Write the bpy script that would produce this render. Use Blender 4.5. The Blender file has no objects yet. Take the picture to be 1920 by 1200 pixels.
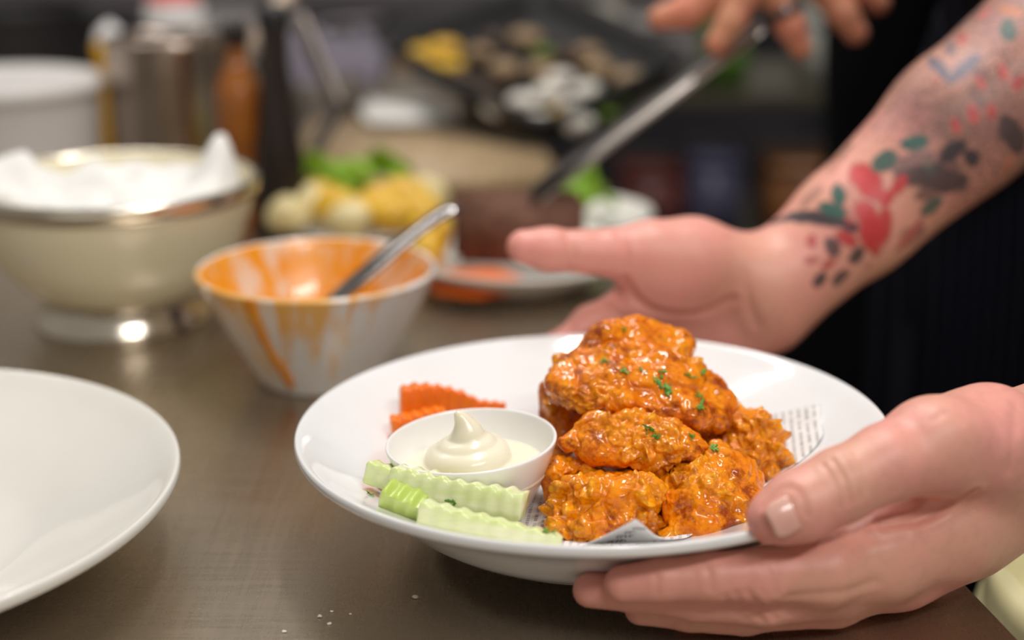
import bpy, bmesh, math, random
import numpy as np
from mathutils import Vector, Matrix, Euler
random.seed(4)
sc = bpy.context.scene
COL = sc.collection
# ------------------------------------------------------------------ camera, world, lights, exposure
CH, CP, FPX = .335, math.radians(17.6), 2700.0
cd = bpy.data.cameras.new('camera'); cam = bpy.data.objects.new('camera', cd); COL.objects.link(cam)
cam.location = (0, 0, CH); cam.rotation_euler = (math.pi / 2 - CP, 0, 0)
cd.sensor_width = 36; cd.lens = FPX * 36 / 1920; cd.clip_start = .02
cd.dof.use_dof = True; cd.dof.focus_distance = .682; cd.dof.aperture_fstop = 2.6; cd.dof.aperture_blades = 0
sc.camera = cam
w = bpy.data.worlds.new('kitchen_ambient'); sc.world = w; w.use_nodes = True
w.node_tree.nodes['Background'].inputs[0].default_value = (.96, .88, .80, 1)
w.node_tree.nodes['Background'].inputs[1].default_value = .20
def area(name, loc, rot, sx, sy, e, col):
    l = bpy.data.lights.new(name, 'AREA'); l.shape = 'RECTANGLE'; l.size = sx; l.size_y = sy; l.energy = e; l.color = col
    o = bpy.data.objects.new(name, l); COL.objects.link(o); o.location = loc; o.rotation_euler = rot; return o
area('ceiling_or_fill_light', (.10, .95, 1.45), (0, 0, .25), .10, .9, 11, (1, .97, .94))
area('ceiling_or_fill_light', (-.65, 2.0, 1.75), (0, 0, 1.5), .12, 1.5, 9, (1, .94, .88))
area('ceiling_or_fill_light', (.55, -.45, 1.25), (.75, 0, .45), .9, .10, 8.5, (1, .97, .94))  # front fill lamp, added to brighten the near hand and forward faces
vs = sc.view_settings; vs.view_transform = 'Standard'; vs.look = 'None'; vs.exposure = 0.40; vs.gamma = 1; vs.use_curve_mapping = False
sc.cycles.use_denoising = True

# ------------------------------------------------------------------ measuring: a pixel of the 1920x1200 frame to a point in the room
_c, _s = math.cos(CP), math.sin(CP)
def _ray(px, py):
    a, b = (px - 960) / FPX, (py - 600) / FPX
    return np.array([a, _c - b * _s, -_s - b * _c])
def aty(px, py, Y):
    d = _ray(px, py); return np.array([0, 0, CH]) + d * (Y / d[1])
def atz(px, py, Z):
    d = _ray(px, py); return np.array([0, 0, CH]) + d * ((Z - CH) / d[2])

# ------------------------------------------------------------------ object helpers
def tag(o, label, cat, group=None, kind=None):
    o['label'] = label; o['category'] = cat
    if group: o['group'] = group
    if kind: o['kind'] = kind
    return o
def empty(name, loc=(0, 0, 0)):
    o = bpy.data.objects.new(name, None); o.empty_display_size = .02; COL.objects.link(o); o.location = tuple(map(float, loc)); return o
def wloc(o):
    v = np.zeros(3)
    while o is not None:
        v += np.array(o.location); o = o.parent
    return v
def mk(name, verts, faces, mat, parent=None, smooth=True, origin=None):
    v = np.asarray(verts, float)
    if parent is not None: org = wloc(parent)
    elif origin is not None: org = np.array(origin, float)
    else: org = np.array([(v[:, 0].min() + v[:, 0].max()) / 2, (v[:, 1].min() + v[:, 1].max()) / 2, v[:, 2].min()])
    me = bpy.data.meshes.new(name)
    f = faces.tolist() if isinstance(faces, np.ndarray) else faces
    me.from_pydata((v - org).tolist(), [], f); me.update()
    if smooth: me.polygons.foreach_set('use_smooth', [True] * len(me.polygons))
    if mat: me.materials.append(mat)
    o = bpy.data.objects.new(name, me); COL.objects.link(o)
    if parent is not None: o.parent = parent
    else: o.location = tuple(org)
    return o
def lathe(prof, c=(0, 0, 0), n=64, wob=None):
    V, F = [], []
    m = len(prof)
    for i in range(n):
        a = 2 * math.pi * i / n
        for r, z in prof: V.append((c[0] + r * math.cos(a), c[1] + r * math.sin(a), c[2] + z))
    for i in range(n):
        j = (i + 1) % n
        for k in range(m - 1): F.append((i * m + k, j * m + k, j * m + k + 1, i * m + k + 1))
    return np.array(V), F
def spl(pts, n):
    """Catmull-Rom through the rows of pts"""
    p = np.asarray(pts, float); p = np.vstack([2 * p[0] - p[1], p, 2 * p[-1] - p[-2]])
    out = []
    for i in range(1, len(p) - 2):
        t = np.linspace(0, 1, n, endpoint=False)[:, None]
        a, b, c, d = p[i - 1], p[i], p[i + 1], p[i + 2]
        out.append(.5 * ((2 * b) + (-a + c) * t + (2 * a - 5 * b + 4 * c - d) * t ** 2 + (-a + 3 * b - 3 * c + d) * t ** 3))
    out.append(p[-2][None]); return np.vstack(out)
def tube(pts, rad, n=12, flat=1.0, up=(0, 0, 1)):
    """swept ellipse: width rad across, rad*flat along 'up'"""
    p = np.asarray(pts, float); m = len(p); rad = np.broadcast_to(np.asarray(rad, float), (m,))
    V, F = [], []
    for i in range(m):
        t = p[min(i + 1, m - 1)] - p[max(i - 1, 0)]; t /= np.linalg.norm(t)
        s = np.cross(t, up); s /= max(1e-9, np.linalg.norm(s)); u = np.cross(s, t)
        for k in range(n):
            a = 2 * math.pi * k / n
            V.append(p[i] + rad[i] * (math.cos(a) * s + flat * math.sin(a) * u))
    for i in range(m - 1):
        for k in range(n):
            l = (k + 1) % n; F.append((i * n + k, i * n + l, (i + 1) * n + l, (i + 1) * n + k))
    F.append(tuple(range(n - 1, -1, -1))); F.append(tuple((m - 1) * n + k for k in range(n)))
    return np.array(V), F
def box(c, size, rz=0, bev=.002, seg=2, R=None):
    bm = bmesh.new(); bmesh.ops.create_cube(bm, size=1)
    bmesh.ops.scale(bm, vec=size, verts=bm.verts)
    if bev: bmesh.ops.bevel(bm, geom=bm.edges[:], offset=bev, segments=seg, affect='EDGES')
    M = R if R is not None else Matrix.Rotation(rz, 3, 'Z')
    V = np.array([tuple(M @ v.co + Vector(c)) for v in bm.verts]); bm.verts.index_update()
    F = [tuple(v.index for v in f.verts) for f in bm.faces]; bm.free(); return V, F
def join(*vf):
    V, F, k = [], [], 0
    for v, f in vf:
        V.append(np.asarray(v)); F += [tuple(i + k for i in q) for q in (f.tolist() if isinstance(f, np.ndarray) else f)]; k += len(v)
    return np.vstack(V), F

# ------------------------------------------------------------------ noise and implicit surfaces
def _hash(i, j, k, seed):
    h = (i * 374761393 + j * 668265263 + k * 2147483647 + seed * 974711) & 0xffffffff
    h = ((h ^ (h >> 13)) * 1274126177) & 0xffffffff
    h = ((h ^ (h >> 16)) * 2246822519) & 0xffffffff
    return ((h ^ (h >> 15)) & 0xffff) / 65535.0
def vnoise(p, scale, seed=0):
    q = np.asarray(p) / scale; i = np.floor(q).astype(np.int64); f = q - i; f = f * f * (3 - 2 * f); r = 0
    for dx in (0, 1):
        for dy in (0, 1):
            for dz in (0, 1):
                wt = (f[:, 0] if dx else 1 - f[:, 0]) * (f[:, 1] if dy else 1 - f[:, 1]) * (f[:, 2] if dz else 1 - f[:, 2])
                r = r + wt * _hash(i[:, 0] + dx, i[:, 1] + dy, i[:, 2] + dz, seed)
    return r * 2 - 1
def worley(p, scale, seed=0):
    q = np.asarray(p) / scale; i = np.floor(q).astype(np.int64); best = np.full(len(q), 9.0)
    for dx in (-1, 0, 1):
        for dy in (-1, 0, 1):
            for dz in (-1, 0, 1):
                a, b, c = i[:, 0] + dx, i[:, 1] + dy, i[:, 2] + dz
                o = np.stack([a + _hash(a, b, c, seed), b + _hash(a, b, c, seed + 7), c + _hash(a, b, c, seed + 13)], 1)
                best = np.minimum(best, ((q - o) ** 2).sum(1))
    return np.sqrt(best)
def worley_id(p, scale, seed=0):
    """distance to the nearest cell point and a random number of that cell"""
    q = np.asarray(p) / scale; i = np.floor(q).astype(np.int64); best = np.full(len(q), 9.0); idn = np.zeros(len(q))
    for dx in (-1, 0, 1):
        for dy in (-1, 0, 1):
            for dz in (-1, 0, 1):
                a, b, c = i[:, 0] + dx, i[:, 1] + dy, i[:, 2] + dz
                o = np.stack([a + _hash(a, b, c, seed), b + _hash(a, b, c, seed + 7), c + _hash(a, b, c, seed + 13)], 1)
                d = ((q - o) ** 2).sum(1); m_ = d < best; best[m_] = d[m_]; idn[m_] = _hash(a, b, c, seed + 29)[m_]
    return np.sqrt(best), idn
def sstep(x, a, b):
    t = np.clip((x - a) / (b - a), 0, 1); return t * t * (3 - 2 * t)
class Field:
    def __init__(s, lo, hi, h):
        s.ax = [np.arange(lo[i] - 2 * h, hi[i] + 3 * h, h) for i in range(3)]; s.h = h
        s.D = np.full([len(a) for a in s.ax], .05, np.float32)
    def _blk(s, lo, hi):
        sl = []
        for i in range(3):
            a = int(np.clip(np.searchsorted(s.ax[i], lo[i]), 0, len(s.ax[i]))); b = int(np.clip(np.searchsorted(s.ax[i], hi[i]), 0, len(s.ax[i])))
            if b <= a: return None, None
            sl.append(slice(a, b))
        g = [s.ax[i][sl[i]].astype(np.float32).reshape([-1 if j == i else 1 for j in range(3)]) for i in range(3)]
        return tuple(sl), g
    def _mix(s, sl, d, k, sub=False):
        D = s.D[sl]
        if sub: d = -d
        if k > 0:
            h = np.maximum(k - np.abs(D - d), 0) / k; m = h * h * k * .25
        else: m = 0
        s.D[sl] = (np.maximum(D, d) + m) if sub else (np.minimum(D, d) - m)
    def cone(s, a, b, ra, rb, k=.006, sub=False):
        a, b = np.asarray(a, float), np.asarray(b, float); m = max(ra, rb) + k + 3 * s.h
        sl, g = s._blk(np.minimum(a, b) - m, np.maximum(a, b) + m)
        if sl is None: return
        ba = b - a; L = max(1e-12, float(ba @ ba))
        t = np.clip(((g[0] - a[0]) * ba[0] + (g[1] - a[1]) * ba[1] + (g[2] - a[2]) * ba[2]) / L, 0, 1)
        d = np.sqrt((g[0] - a[0] - t * ba[0]) ** 2 + (g[1] - a[1] - t * ba[1]) ** 2 + (g[2] - a[2] - t * ba[2]) ** 2) - (ra + (rb - ra) * t)
        s._mix(sl, d, k, sub)
    def chain(s, pts, rad, k=.006):
        for i in range(len(pts) - 1): s.cone(pts[i], pts[i + 1], rad[i], rad[i + 1], k)
    def ell(s, c, r, R=None, k=.006, sub=False):
        c = np.asarray(c, float); r = np.asarray(r, float); m = r.max() + k + 3 * s.h
        sl, g = s._blk(c - m, c + m)
        if sl is None: return
        R = np.eye(3) if R is None else np.asarray(R)          # columns: the ellipsoid's axes
        x = [g[i] - c[i] for i in range(3)]
        q = [(x[0] * R[0, i] + x[1] * R[1, i] + x[2] * R[2, i]) for i in range(3)]
        k0 = np.sqrt(sum((q[i] / r[i]) ** 2 for i in range(3))); k1 = np.sqrt(sum((q[i] / r[i] ** 2) ** 2 for i in range(3))) + 1e-9
        s._mix(sl, k0 * (k0 - 1) / k1, k, sub)
    def mesh(s):
        D, ax = s.D, s.ax; ins = D < 0; n = np.array(D.shape) - 1; C, Pt, Q = [], [], []
        for d in range(3):
            s0 = [slice(None)] * 3; s1 = [slice(None)] * 3; s0[d] = slice(0, -1); s1[d] = slice(1, None); s0, s1 = tuple(s0), tuple(s1)
            idx = np.argwhere(ins[s0] != ins[s1]); e, f = (d + 1) % 3, (d + 2) % 3
            idx = idx[(idx[:, e] > 0) & (idx[:, e] < n[e]) & (idx[:, f] > 0) & (idx[:, f] < n[f])]
            A = D[s0][tuple(idx.T)].astype(float); B = D[s1][tuple(idx.T)].astype(float); p = idx.astype(float); p[:, d] += A / (A - B)
            q = []
            for (a, b) in ((0, 0), (-1, 0), (-1, -1), (0, -1)):
                c = idx.copy(); c[:, e] += a; c[:, f] += b; ci = (c[:, 0] * n[1] + c[:, 1]) * n[2] + c[:, 2]; q.append(ci); C.append(ci); Pt.append(p)
            q = np.stack(q, 1); q[A >= 0] = q[A >= 0][:, ::-1]; Q.append(q)
        Q = np.vstack(Q); u, inv = np.unique(np.concatenate(C), return_inverse=True); Pt = np.vstack(Pt); cnt = np.bincount(inv)
        V = np.stack([ax[k][0] + s.h * np.bincount(inv, Pt[:, k]) / cnt for k in range(3)], 1)
        return V, np.searchsorted(u, Q)
def normals(V, F):
    N = np.zeros_like(V); f = np.cross(V[F[:, 2]] - V[F[:, 0]], V[F[:, 3]] - V[F[:, 1]])
    for i in range(4):
        for k in range(3): N[:, k] += np.bincount(F[:, i], f[:, k], len(V))
    return N / (np.linalg.norm(N, axis=1, keepdims=True) + 1e-12)
def relax(V, F, it=2):
    for _ in range(it):
        S = np.zeros_like(V); c = np.zeros(len(V))
        for i in range(4):
            for j in (1, 3):
                o = F[:, (i + j) % 4]
                for k in range(3): S[:, k] += np.bincount(F[:, i], V[o, k], len(V))
                c += np.bincount(F[:, i], minlength=len(V))
        V = .5 * V + .5 * S / c[:, None]
    return V
def fattr(o, name, vals):
    a = o.data.attributes.new(name, 'FLOAT', 'POINT'); a.data.foreach_set('value', np.asarray(vals, np.float32))
def cattr(o, name, rgba):
    a = o.data.attributes.new(name, 'FLOAT_COLOR', 'POINT'); a.data.foreach_set('color', np.asarray(rgba, np.float32).ravel())

# ------------------------------------------------------------------ materials
class M:
    def __init__(s, name, **kw):
        s.m = bpy.data.materials.new(name); s.m.use_nodes = True; s.t = s.m.node_tree; s.b = s.t.nodes['Principled BSDF']
        for k, v in kw.items(): s.set(k, v)
    def set(s, k, v):
        k = {'color': 'Base Color', 'rough': 'Roughness', 'metal': 'Metallic', 'spec': 'Specular IOR Level', 'coat': 'Coat Weight', 'coatr': 'Coat Roughness', 'sss': 'Subsurface Weight', 'trans': 'Transmission Weight', 'sheen': 'Sheen Weight'}.get(k, k)
        if isinstance(v, bpy.types.NodeSocket): s.t.links.new(v, s.b.inputs[k])
        else: s.b.inputs[k].default_value = (*v, 1) if (isinstance(v, tuple) and len(v) == 3 and k == 'Base Color') else v
    def n(s, typ, **kw):
        x = s.t.nodes.new(typ)
        for k, v in kw.items():
            if k.startswith('_'): setattr(x, k[1:], v)
            else:
                key = int(k[1:]) if k[0] == 'i' and k[1:].isdigit() else k
                if isinstance(v, bpy.types.NodeSocket): s.t.links.new(v, x.inputs[key])
                else: x.inputs[key].default_value = v
        return x
    def obj(s): return s.n('ShaderNodeTexCoord').outputs['Object']
    def mapped(s, scale): return s.n('ShaderNodeMapping', Vector=s.obj(), Scale=scale).outputs[0]
    def noise(s, scale, vec=None, detail=4, rough=.55):
        return s.n('ShaderNodeTexNoise', Vector=vec if vec is not None else s.obj(), Scale=scale, Detail=detail, Roughness=rough).outputs[0]
    def ramp(s, fac, stops, interp='LINEAR'):
        r = s.n('ShaderNodeValToRGB', Fac=fac); cr = r.color_ramp; cr.interpolation = interp
        while len(cr.elements) < len(stops): cr.elements.new(.5)
        for e, (p, c) in zip(cr.elements, stops):
            e.position = p; e.color = (*c, 1) if hasattr(c, '__len__') else (c, c, c, 1)
        return r.outputs[0]
    def mix(s, fac, a, b):
        x = s.n('ShaderNodeMix', _data_type='RGBA')
        for k, v in ((0, fac), (6, a), (7, b)):
            if isinstance(v, bpy.types.NodeSocket): s.t.links.new(v, x.inputs[k])
            else: x.inputs[k].default_value = (*v, 1) if hasattr(v, '__len__') and len(v) == 3 else v
        return x.outputs[2]
    def math(s, op, a, b=0.0):
        x = s.n('ShaderNodeMath', _operation=op)
        for k, v in ((0, a), (1, b)):
            if isinstance(v, bpy.types.NodeSocket): s.t.links.new(v, x.inputs[k])
            else: x.inputs[k].default_value = v
        return x.outputs[0]
    def attr(s, name, out='Fac'): return s.n('ShaderNodeAttribute', _attribute_name=name).outputs[out]
    def bump(s, h, strength=.3, dist=.001):
        s.set('Normal', s.n('ShaderNodeBump', Height=h, Strength=strength, Distance=dist).outputs[0])
def plain(name, color, rough=.5, var=.12, scale=40, **kw):
    m = M(name, rough=rough, **kw); f = m.noise(scale)
    m.set('color', m.ramp(f, [(.3, tuple(c * (1 - var) for c in color)), (.7, tuple(min(1, c * (1 + var)) for c in color))])); return m.m

m = M('brushed_steel_top', metal=.93)                     # the worktop: rubbed steel with fine scratches along and across
sx = m.noise(9, m.mapped((40, 1.4, 1)), 6, .7); sy = m.noise(9, m.mapped((1.6, 30, 1)), 6, .7); bl = m.noise(5, None, 3)
sm_ = m.mix(bl, sx, sy)
fine = m.noise(30, m.mapped((1.0, 60, 1)), 5, .75); fine2 = m.noise(26, m.mapped((34, 2.2, 1)), 5, .75)
scr = m.math('ADD', m.math('MULTIPLY', m.ramp(fine, [(.55, 0.), (.75, 1.)]), .5), m.math('MULTIPLY', m.ramp(fine2, [(.58, 0.), (.76, 1.)]), .5))
m.set('color', m.mix(m.math('MULTIPLY', scr, .5), m.mix(m.noise(3.2, None, 4), (.40, .33, .245), (.51, .44, .355)), (.70, .64, .55)))
m.set('rough', m.ramp(sm_, [(.3, .23), (.7, .33)])); m.bump(m.math('ADD', sm_, m.math('MULTIPLY', scr, .8)), .12, .0004); STEEL_TOP = m.m
m = M('polished_steel', metal=1.0, rough=.20); m.set('color', m.ramp(m.noise(14), [(.35, (.76, .70, .58)), (.65, (.86, .80, .68))])); m.bump(m.noise(18, None, 2), .05, .001); STEEL = m.m
m = M('satin_steel', metal=1.0, rough=.28); m.set('color', m.ramp(m.noise(30), [(.3, (.50, .46, .42)), (.7, (.64, .60, .56))])); SATIN = m.m
m = M('white_porcelain', rough=.09, coat=.4, coatr=.04); m.set('color', m.ramp(m.noise(20), [(.3, (.82, .82, .82)), (.7, (.86, .86, .86))])); PORC = m.m
m = M('ivory_porcelain', rough=.13, coat=.3, coatr=.06); m.set('color', m.ramp(m.noise(16), [(.3, (.78, .76, .70)), (.7, (.82, .80, .74))])); PORC2 = m.m
m = M('white_melamine', rough=.22); m.set('color', m.ramp(m.noise(25), [(.3, (.84, .83, .81)), (.7, (.87, .86, .84))])); MELA = m.m
def skin(name, base, pink, ink=False):
    m = M(name, rough=.42, sss=.18, spec=.4); m.b.inputs['Subsurface Radius'].default_value = (1, .35, .2); m.b.inputs['Subsurface Scale'].default_value = .004
    c = m.mix(m.ramp(m.noise(22, None, 3), [(.38, 0.), (.66, 1.)]), base, pink)
    c = m.mix(m.ramp(m.noise(210, None, 3), [(.45, 0.), (.75, .30)]), c, tuple(x * .72 for x in base))
    if ink:
        a = m.n('ShaderNodeAttribute', _attribute_name='ink'); c = m.mix(m.attr('palm'), c, (.80, .33, .28))
        c = m.mix(a.outputs['Alpha'], c, a.outputs['Color'])
        vd = m.n('ShaderNodeTexVoronoi', Vector=m.obj(), Scale=330.0).outputs[0]
        c = m.mix(m.math('MULTIPLY', m.ramp(vd, [(.30, 1.), (.50, 0.)]), m.math('MULTIPLY', m.attr('stipple'), .75)), c, (.05, .045, .05))
    m.set('color', c)
    h = m.n('ShaderNodeTexVoronoi', Vector=m.obj(), Scale=1100.0).outputs[0]
    m.bump(m.math('ADD', m.math('MULTIPLY', h, .4), m.noise(160, None, 3)), .22, .0007); return m.m
SKIN = skin('skin', (.72, .37, .27), (.80, .345, .29), True)
SKIN2 = skin('tanned_skin', (.56, .26, .15), (.62, .22, .14))
m = M('fingernail', rough=.22, coat=.3); m.set('color', m.ramp(m.noise(60), [(.3, (.72, .36, .29)), (.7, (.78, .46, .38))])); NAIL = m.m
m = M('navy_pinstripe_cloth', rough=.9, spec=.08)       # dark apron drill with fine woven stripes
st = m.n('ShaderNodeTexWave', Vector=m.obj(), Scale=42.0, Distortion=.6, Detail=2.0, _bands_direction='X').outputs[0]
m.set('color', m.mix(m.ramp(st, [(.80, 0.), (.95, .5)]), (.0035, .0038, .008), (.018, .02, .032))); m.bump(m.noise(700), .2, .001); APRON = m.m
SHIRT = plain('black_cloth', (.0025, .0025, .004), .95, .4, 60, spec=.08)
# --- food
def chicken_mat(name):
    m = M(name, spec=.38, coat=.85, coatr=.05); m.b.inputs['Coat Tint'].default_value = (1, .85, .6, 1)
    m.b.inputs['Specular Tint'].default_value = (1, .70, .22, 1)
    glaze = m.ramp(m.noise(120, None, 6, .65), [(.30, (.54, .100, .0)), (.47, (.86, .255, .0)), (.66, (.95, .37, .0))])
    gold = m.ramp(m.noise(300, None, 5, .65), [(.30, (.66, .19, .0)), (.5, (.94, .40, .002)), (.72, (.98, .60, .012))])
    c = m.mix(m.attr('crust'), glaze, gold)
    sauce = m.ramp(m.noise(55, None, 6, .7), [(.49, 0.), (.60, .92)])
    c = m.mix(m.math('MULTIPLY', sauce, m.math('SUBTRACT', 1.0, m.math('MULTIPLY', m.attr('crust'), .6))), c, (.26, .022, .0))
    m.set('color', c); m.set('rough', m.ramp(m.noise(130, None, 4), [(.35, .13), (.65, .36)]))
    blis = m.n('ShaderNodeTexVoronoi', Vector=m.obj(), Scale=520.0, _feature='SMOOTH_F1').outputs[0]
    hgt = m.math('ADD', m.math('ADD', m.noise(430, None, 6, .75), m.math('MULTIPLY', blis, -.8)), m.math('MULTIPLY', m.noise(1300, None, 3), .25))
    m.bump(hgt, .50, .0016)
    m.set('Coat Normal', m.n('ShaderNodeBump', Height=m.noise(300, None, 4, .65), Strength=.06, Distance=.0016).outputs[0]); return m.m
WING = chicken_mat('glazed_fried_chicken')
m = M('parsley_green', rough=.5); m.set('color', m.ramp(m.noise(300), [(.3, (.05, .17, .012)), (.7, (.18, .40, .045))])); PARS = m.m
def veg(name, core, skin_, rough=.25):
    m = M(name, rough=rough, sss=.45); m.b.inputs['Subsurface Radius'].default_value = (.5, .6, .25); m.b.inputs['Subsurface Scale'].default_value = .006
    f = m.noise(60, m.mapped((.25, 3, 3)), 5, .6)
    m.set('color', m.mix(m.attr('rind'), m.ramp(f, [(.32, tuple(c * k_ for c, k_ in zip(core, (.84, .92, .62)))), (.62, core)]), skin_)); m.bump(f, .25, .0008); return m.m
CELERY = veg('celery_flesh', (.86, .87, .60), (.46, .60, .10))
CARROT = veg('carrot_flesh', (.95, .215, .010), (.85, .14, .006), .35)
m = M('mayonnaise', rough=.24, sss=.5, coat=.2); m.b.inputs['Subsurface Radius'].default_value = (.8, .7, .5); m.b.inputs['Subsurface Scale'].default_value = .004
m.set('color', m.ramp(m.noise(30), [(.3, (.86, .80, .62)), (.7, (.88, .83, .67))])); MAYO = m.m
m = M('newsprint_paper', rough=.75)                       # greaseproof paper with rows of small grey print too small to read
v = m.mapped((1, 1, 1)); sep = m.n('ShaderNodeSeparateXYZ', Vector=m.n('ShaderNodeMapping', Vector=m.obj(), Rotation=(0, 0, .12)).outputs[0])
row = m.math('FRACT', m.math('MULTIPLY', sep.outputs[0], 260.0)); inrow = m.math('MULTIPLY', m.math('GREATER_THAN', row, .30), m.math('LESS_THAN', row, .72))
rowi = m.math('FLOOR', m.math('MULTIPLY', sep.outputs[0], 260.0))
cmb = m.n('ShaderNodeCombineXYZ', X=m.math('MULTIPLY', rowi, 3.7), Y=m.math('MULTIPLY', sep.outputs[1], 1.0), Z=0.0)
let = m.n('ShaderNodeTexNoise', Vector=cmb.outputs[0], Scale=900.0, Detail=2.0).outputs[0]
wrd = m.n('ShaderNodeTexNoise', Vector=cmb.outputs[0], Scale=170.0, Detail=1.0).outputs[0]
inkm = m.math('MULTIPLY', inrow, m.math('MULTIPLY', m.math('GREATER_THAN', let, .47), m.math('GREATER_THAN', wrd, .40)))
m.set('color', m.mix(m.math('MULTIPLY', m.math('MULTIPLY', inkm, .62), m.attr('print')), (.80, .78, .76), (.16, .15, .17))); NEWS = m.m
INK = plain('grey_print', (.04, .035, .045), .8, .1, 200)

# ================================================================== STRUCTURE: the kitchen around the worktop
FLOOR_Z = -.90
FLOORM = plain('dark_quarry_tile', (.030, .026, .022), .45, .3, 6)
WALLM = plain('beige_wall_tile', (.62, .55, .47), .4, .1, 2)
def slab(name, lo, hi, mat):
    V, F = box(tuple((a + b) / 2 for a, b in zip(lo, hi)), tuple(b - a for a, b in zip(lo, hi)), 0, 0)
    o = mk(name, V, F, mat, smooth=False); o['kind'] = 'structure'; return o
tag(slab('floor', (-3, -2, FLOOR_Z - .05), (3, 4.3, FLOOR_Z), FLOORM), 'dark kitchen floor below the worktop', 'floor', kind='structure')
tag(slab('wall_back', (-3, 4.2, FLOOR_Z), (3, 4.3, .35), WALLM), 'beige kitchen wall far behind the worktop', 'wall', kind='structure')

# ================================================================== the steel worktop
TU = np.array([-.156, .988]); TV = np.array([-.988, -.156]); TP = np.array([.2265, .607]); TRZ = math.atan2(.156, .988)
tc = TP + TU * .55 + TV * .75
table = tag(empty('prep_table', (tc[0], tc[1], FLOOR_Z)), 'brushed stainless steel worktop that carries all the plates and bowls', 'table')
V, F = box((tc[0], tc[1], -.02), (1.5, 2.8, .04), TRZ, .0025, 2); mk('table_top', V, F, STEEL_TOP, table, False)
for a in (-1, 1):
    for b in (-1, 1):
        q = tc + TU * b * 1.3 + TV * a * .68
        V, F = tube([(q[0], q[1], FLOOR_Z), (q[0], q[1], -.04)], .022, 16); mk('leg', V, F, SATIN, table)
V, F = box((tc[0], tc[1], -.62), (1.40, 2.6, .03), TRZ, .003); mk('undershelf', V, F, SATIN, table, False)

# ================================================================== plates
PC = np.array([.040, .685, .064]); PE = Euler((-.0205, -.0193, 0)); PR = np.array(PE.to_matrix())
INNER = [(0, -.0330), (.06, -.0332), (.078, -.0325), (.09, -.029), (.105, -.0225), (.12, -.0155), (.135, -.0075), (.143, -.0025), (.147, -.0002)]
PROF = INNER + [(.1490, .0003), (.1500, -.0012), (.1500, -.0035), (.1485, -.0052), (.145, -.0065), (.13, -.0135), (.115, -.0215), (.1, -.029), (.09, -.0345), (.082, -.0385), (.078, -.0405), (.074, -.0405), (.072, -.037), (0, -.0365)]
PROFS = spl(np.array(PROF), 4); PROFS[:, 0] = np.maximum(PROFS[:, 0], 0)
DEEP = INNER + [(.1490, .0003), (.1500, -.0012), (.1500, -.0035), (.1485, -.0052), (.145, -.0068), (.137, -.0100), (.128, -.0155), (.119, -.0225), (.110, -.0315), (.101, -.0400), (.092, -.0460), (.085, -.0492), (.082, -.0515), (.079, -.0520), (.076, -.0515), (.073, -.0470), (0, -.0460)]
DEEPS = spl(np.array(DEEP), 4); DEEPS[:, 0] = np.maximum(DEEPS[:, 0], 0)
def plate_z(x, y):
    """height of the plate's upper surface above a point of the room"""
    z = PC[2] - .03
    for _ in range(4):
        q = PR.T @ (np.array([x, y, z]) - PC); r = math.hypot(q[0], q[1]); lz = np.interp(r, [a for a, b in INNER], [b for a, b in INNER]); z += lz - q[2]
    return z
def on_plate(px, py, dz=0):
    z = .04
    for _ in range(25): p = atz(px, py, z); z = .5 * z + .5 * (plate_z(p[0], p[1]) + dz)
    return p
V, F = lathe(DEEPS, (0, 0, 0), 160); V = V @ PR.T + PC
tag(mk('dinner_plate', V, F, PORC, origin=PC), 'white deep plate of chicken wings held up by two hands', 'plate')
LP = np.array([-.337, .6435, .0475]); k = .1716 / .15
V, F = lathe(np.array(PROFS) * np.array([k, k * 1.0]), LP, 160)
V[:, 2] += -V[:, 2].min() + .0
tag(mk('dinner_plate', V, F, PORC2), 'empty ivory plate cut off by the picture edge on the left', 'plate')

# ================================================================== paper liner with print
def liner():
    cr = [on_plate(1528, 774)[:2], aty(1192, 980, .563)[:2], on_plate(704, 914)[:2], on_plate(1110, 745)[:2]]
    n = 60; V = []; f0 = aty(1192, 980, .563); lf = f0[2] - plate_z(f0[0], f0[1])
    for i in range(n + 1):
        for j in range(n + 1):
            s_, t_ = i / n, j / n
            p = (1 - s_) * (1 - t_) * cr[0] + s_ * (1 - t_) * cr[1] + s_ * t_ * cr[2] + (1 - s_) * t_ * cr[3]
            p = p + np.array([.020, .002]) * math.exp(-((s_ - .22) / .16) ** 2) * max(0, 1 - t_ * 1.6)
            z = plate_z(p[0], p[1]) + .0012 + .0006 * math.sin(40 * s_ + 13 * t_)
            d = math.hypot(p[0] - cr[1][0], p[1] - cr[1][1]); z += lf * max(0, 1 - d / .034) ** 1.2
            d = math.hypot(p[0] - cr[0][0], p[1] - cr[0][1]); z += .002 * max(0, 1 - d / .03) ** 1.5
            V.append((p[0], p[1], z))
    F = [(i * (n + 1) + j, i * (n + 1) + j + 1, (i + 1) * (n + 1) + j + 1, (i + 1) * (n + 1) + j) for i in range(n) for j in range(n)]
    o = mk('paper_liner', V, F, NEWS); md = o.modifiers.new('thickness', 'SOLIDIFY'); md.thickness = .0002; md.offset = 1
    fattr(o, 'print', sstep(np.hypot(np.array(V)[:, 0] - cr[1][0], np.array(V)[:, 1] - cr[1][1]), .028, .030))
    return tag(o, 'printed newspaper-style paper liner under the chicken wings', 'paper'), np.array(V).reshape(n + 1, n + 1, 3)
paper, PG = liner()
def paper_at(s_, t_):
    n = PG.shape[0] - 1; i, j = min(n - 1, int(s_ * n)), min(n - 1, int(t_ * n)); p = PG[i, j]; e = PG[i, j + 1] - p; f = PG[i + 1, j] - p
    return p, e / np.linalg.norm(e), f / np.linalg.norm(f)
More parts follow.
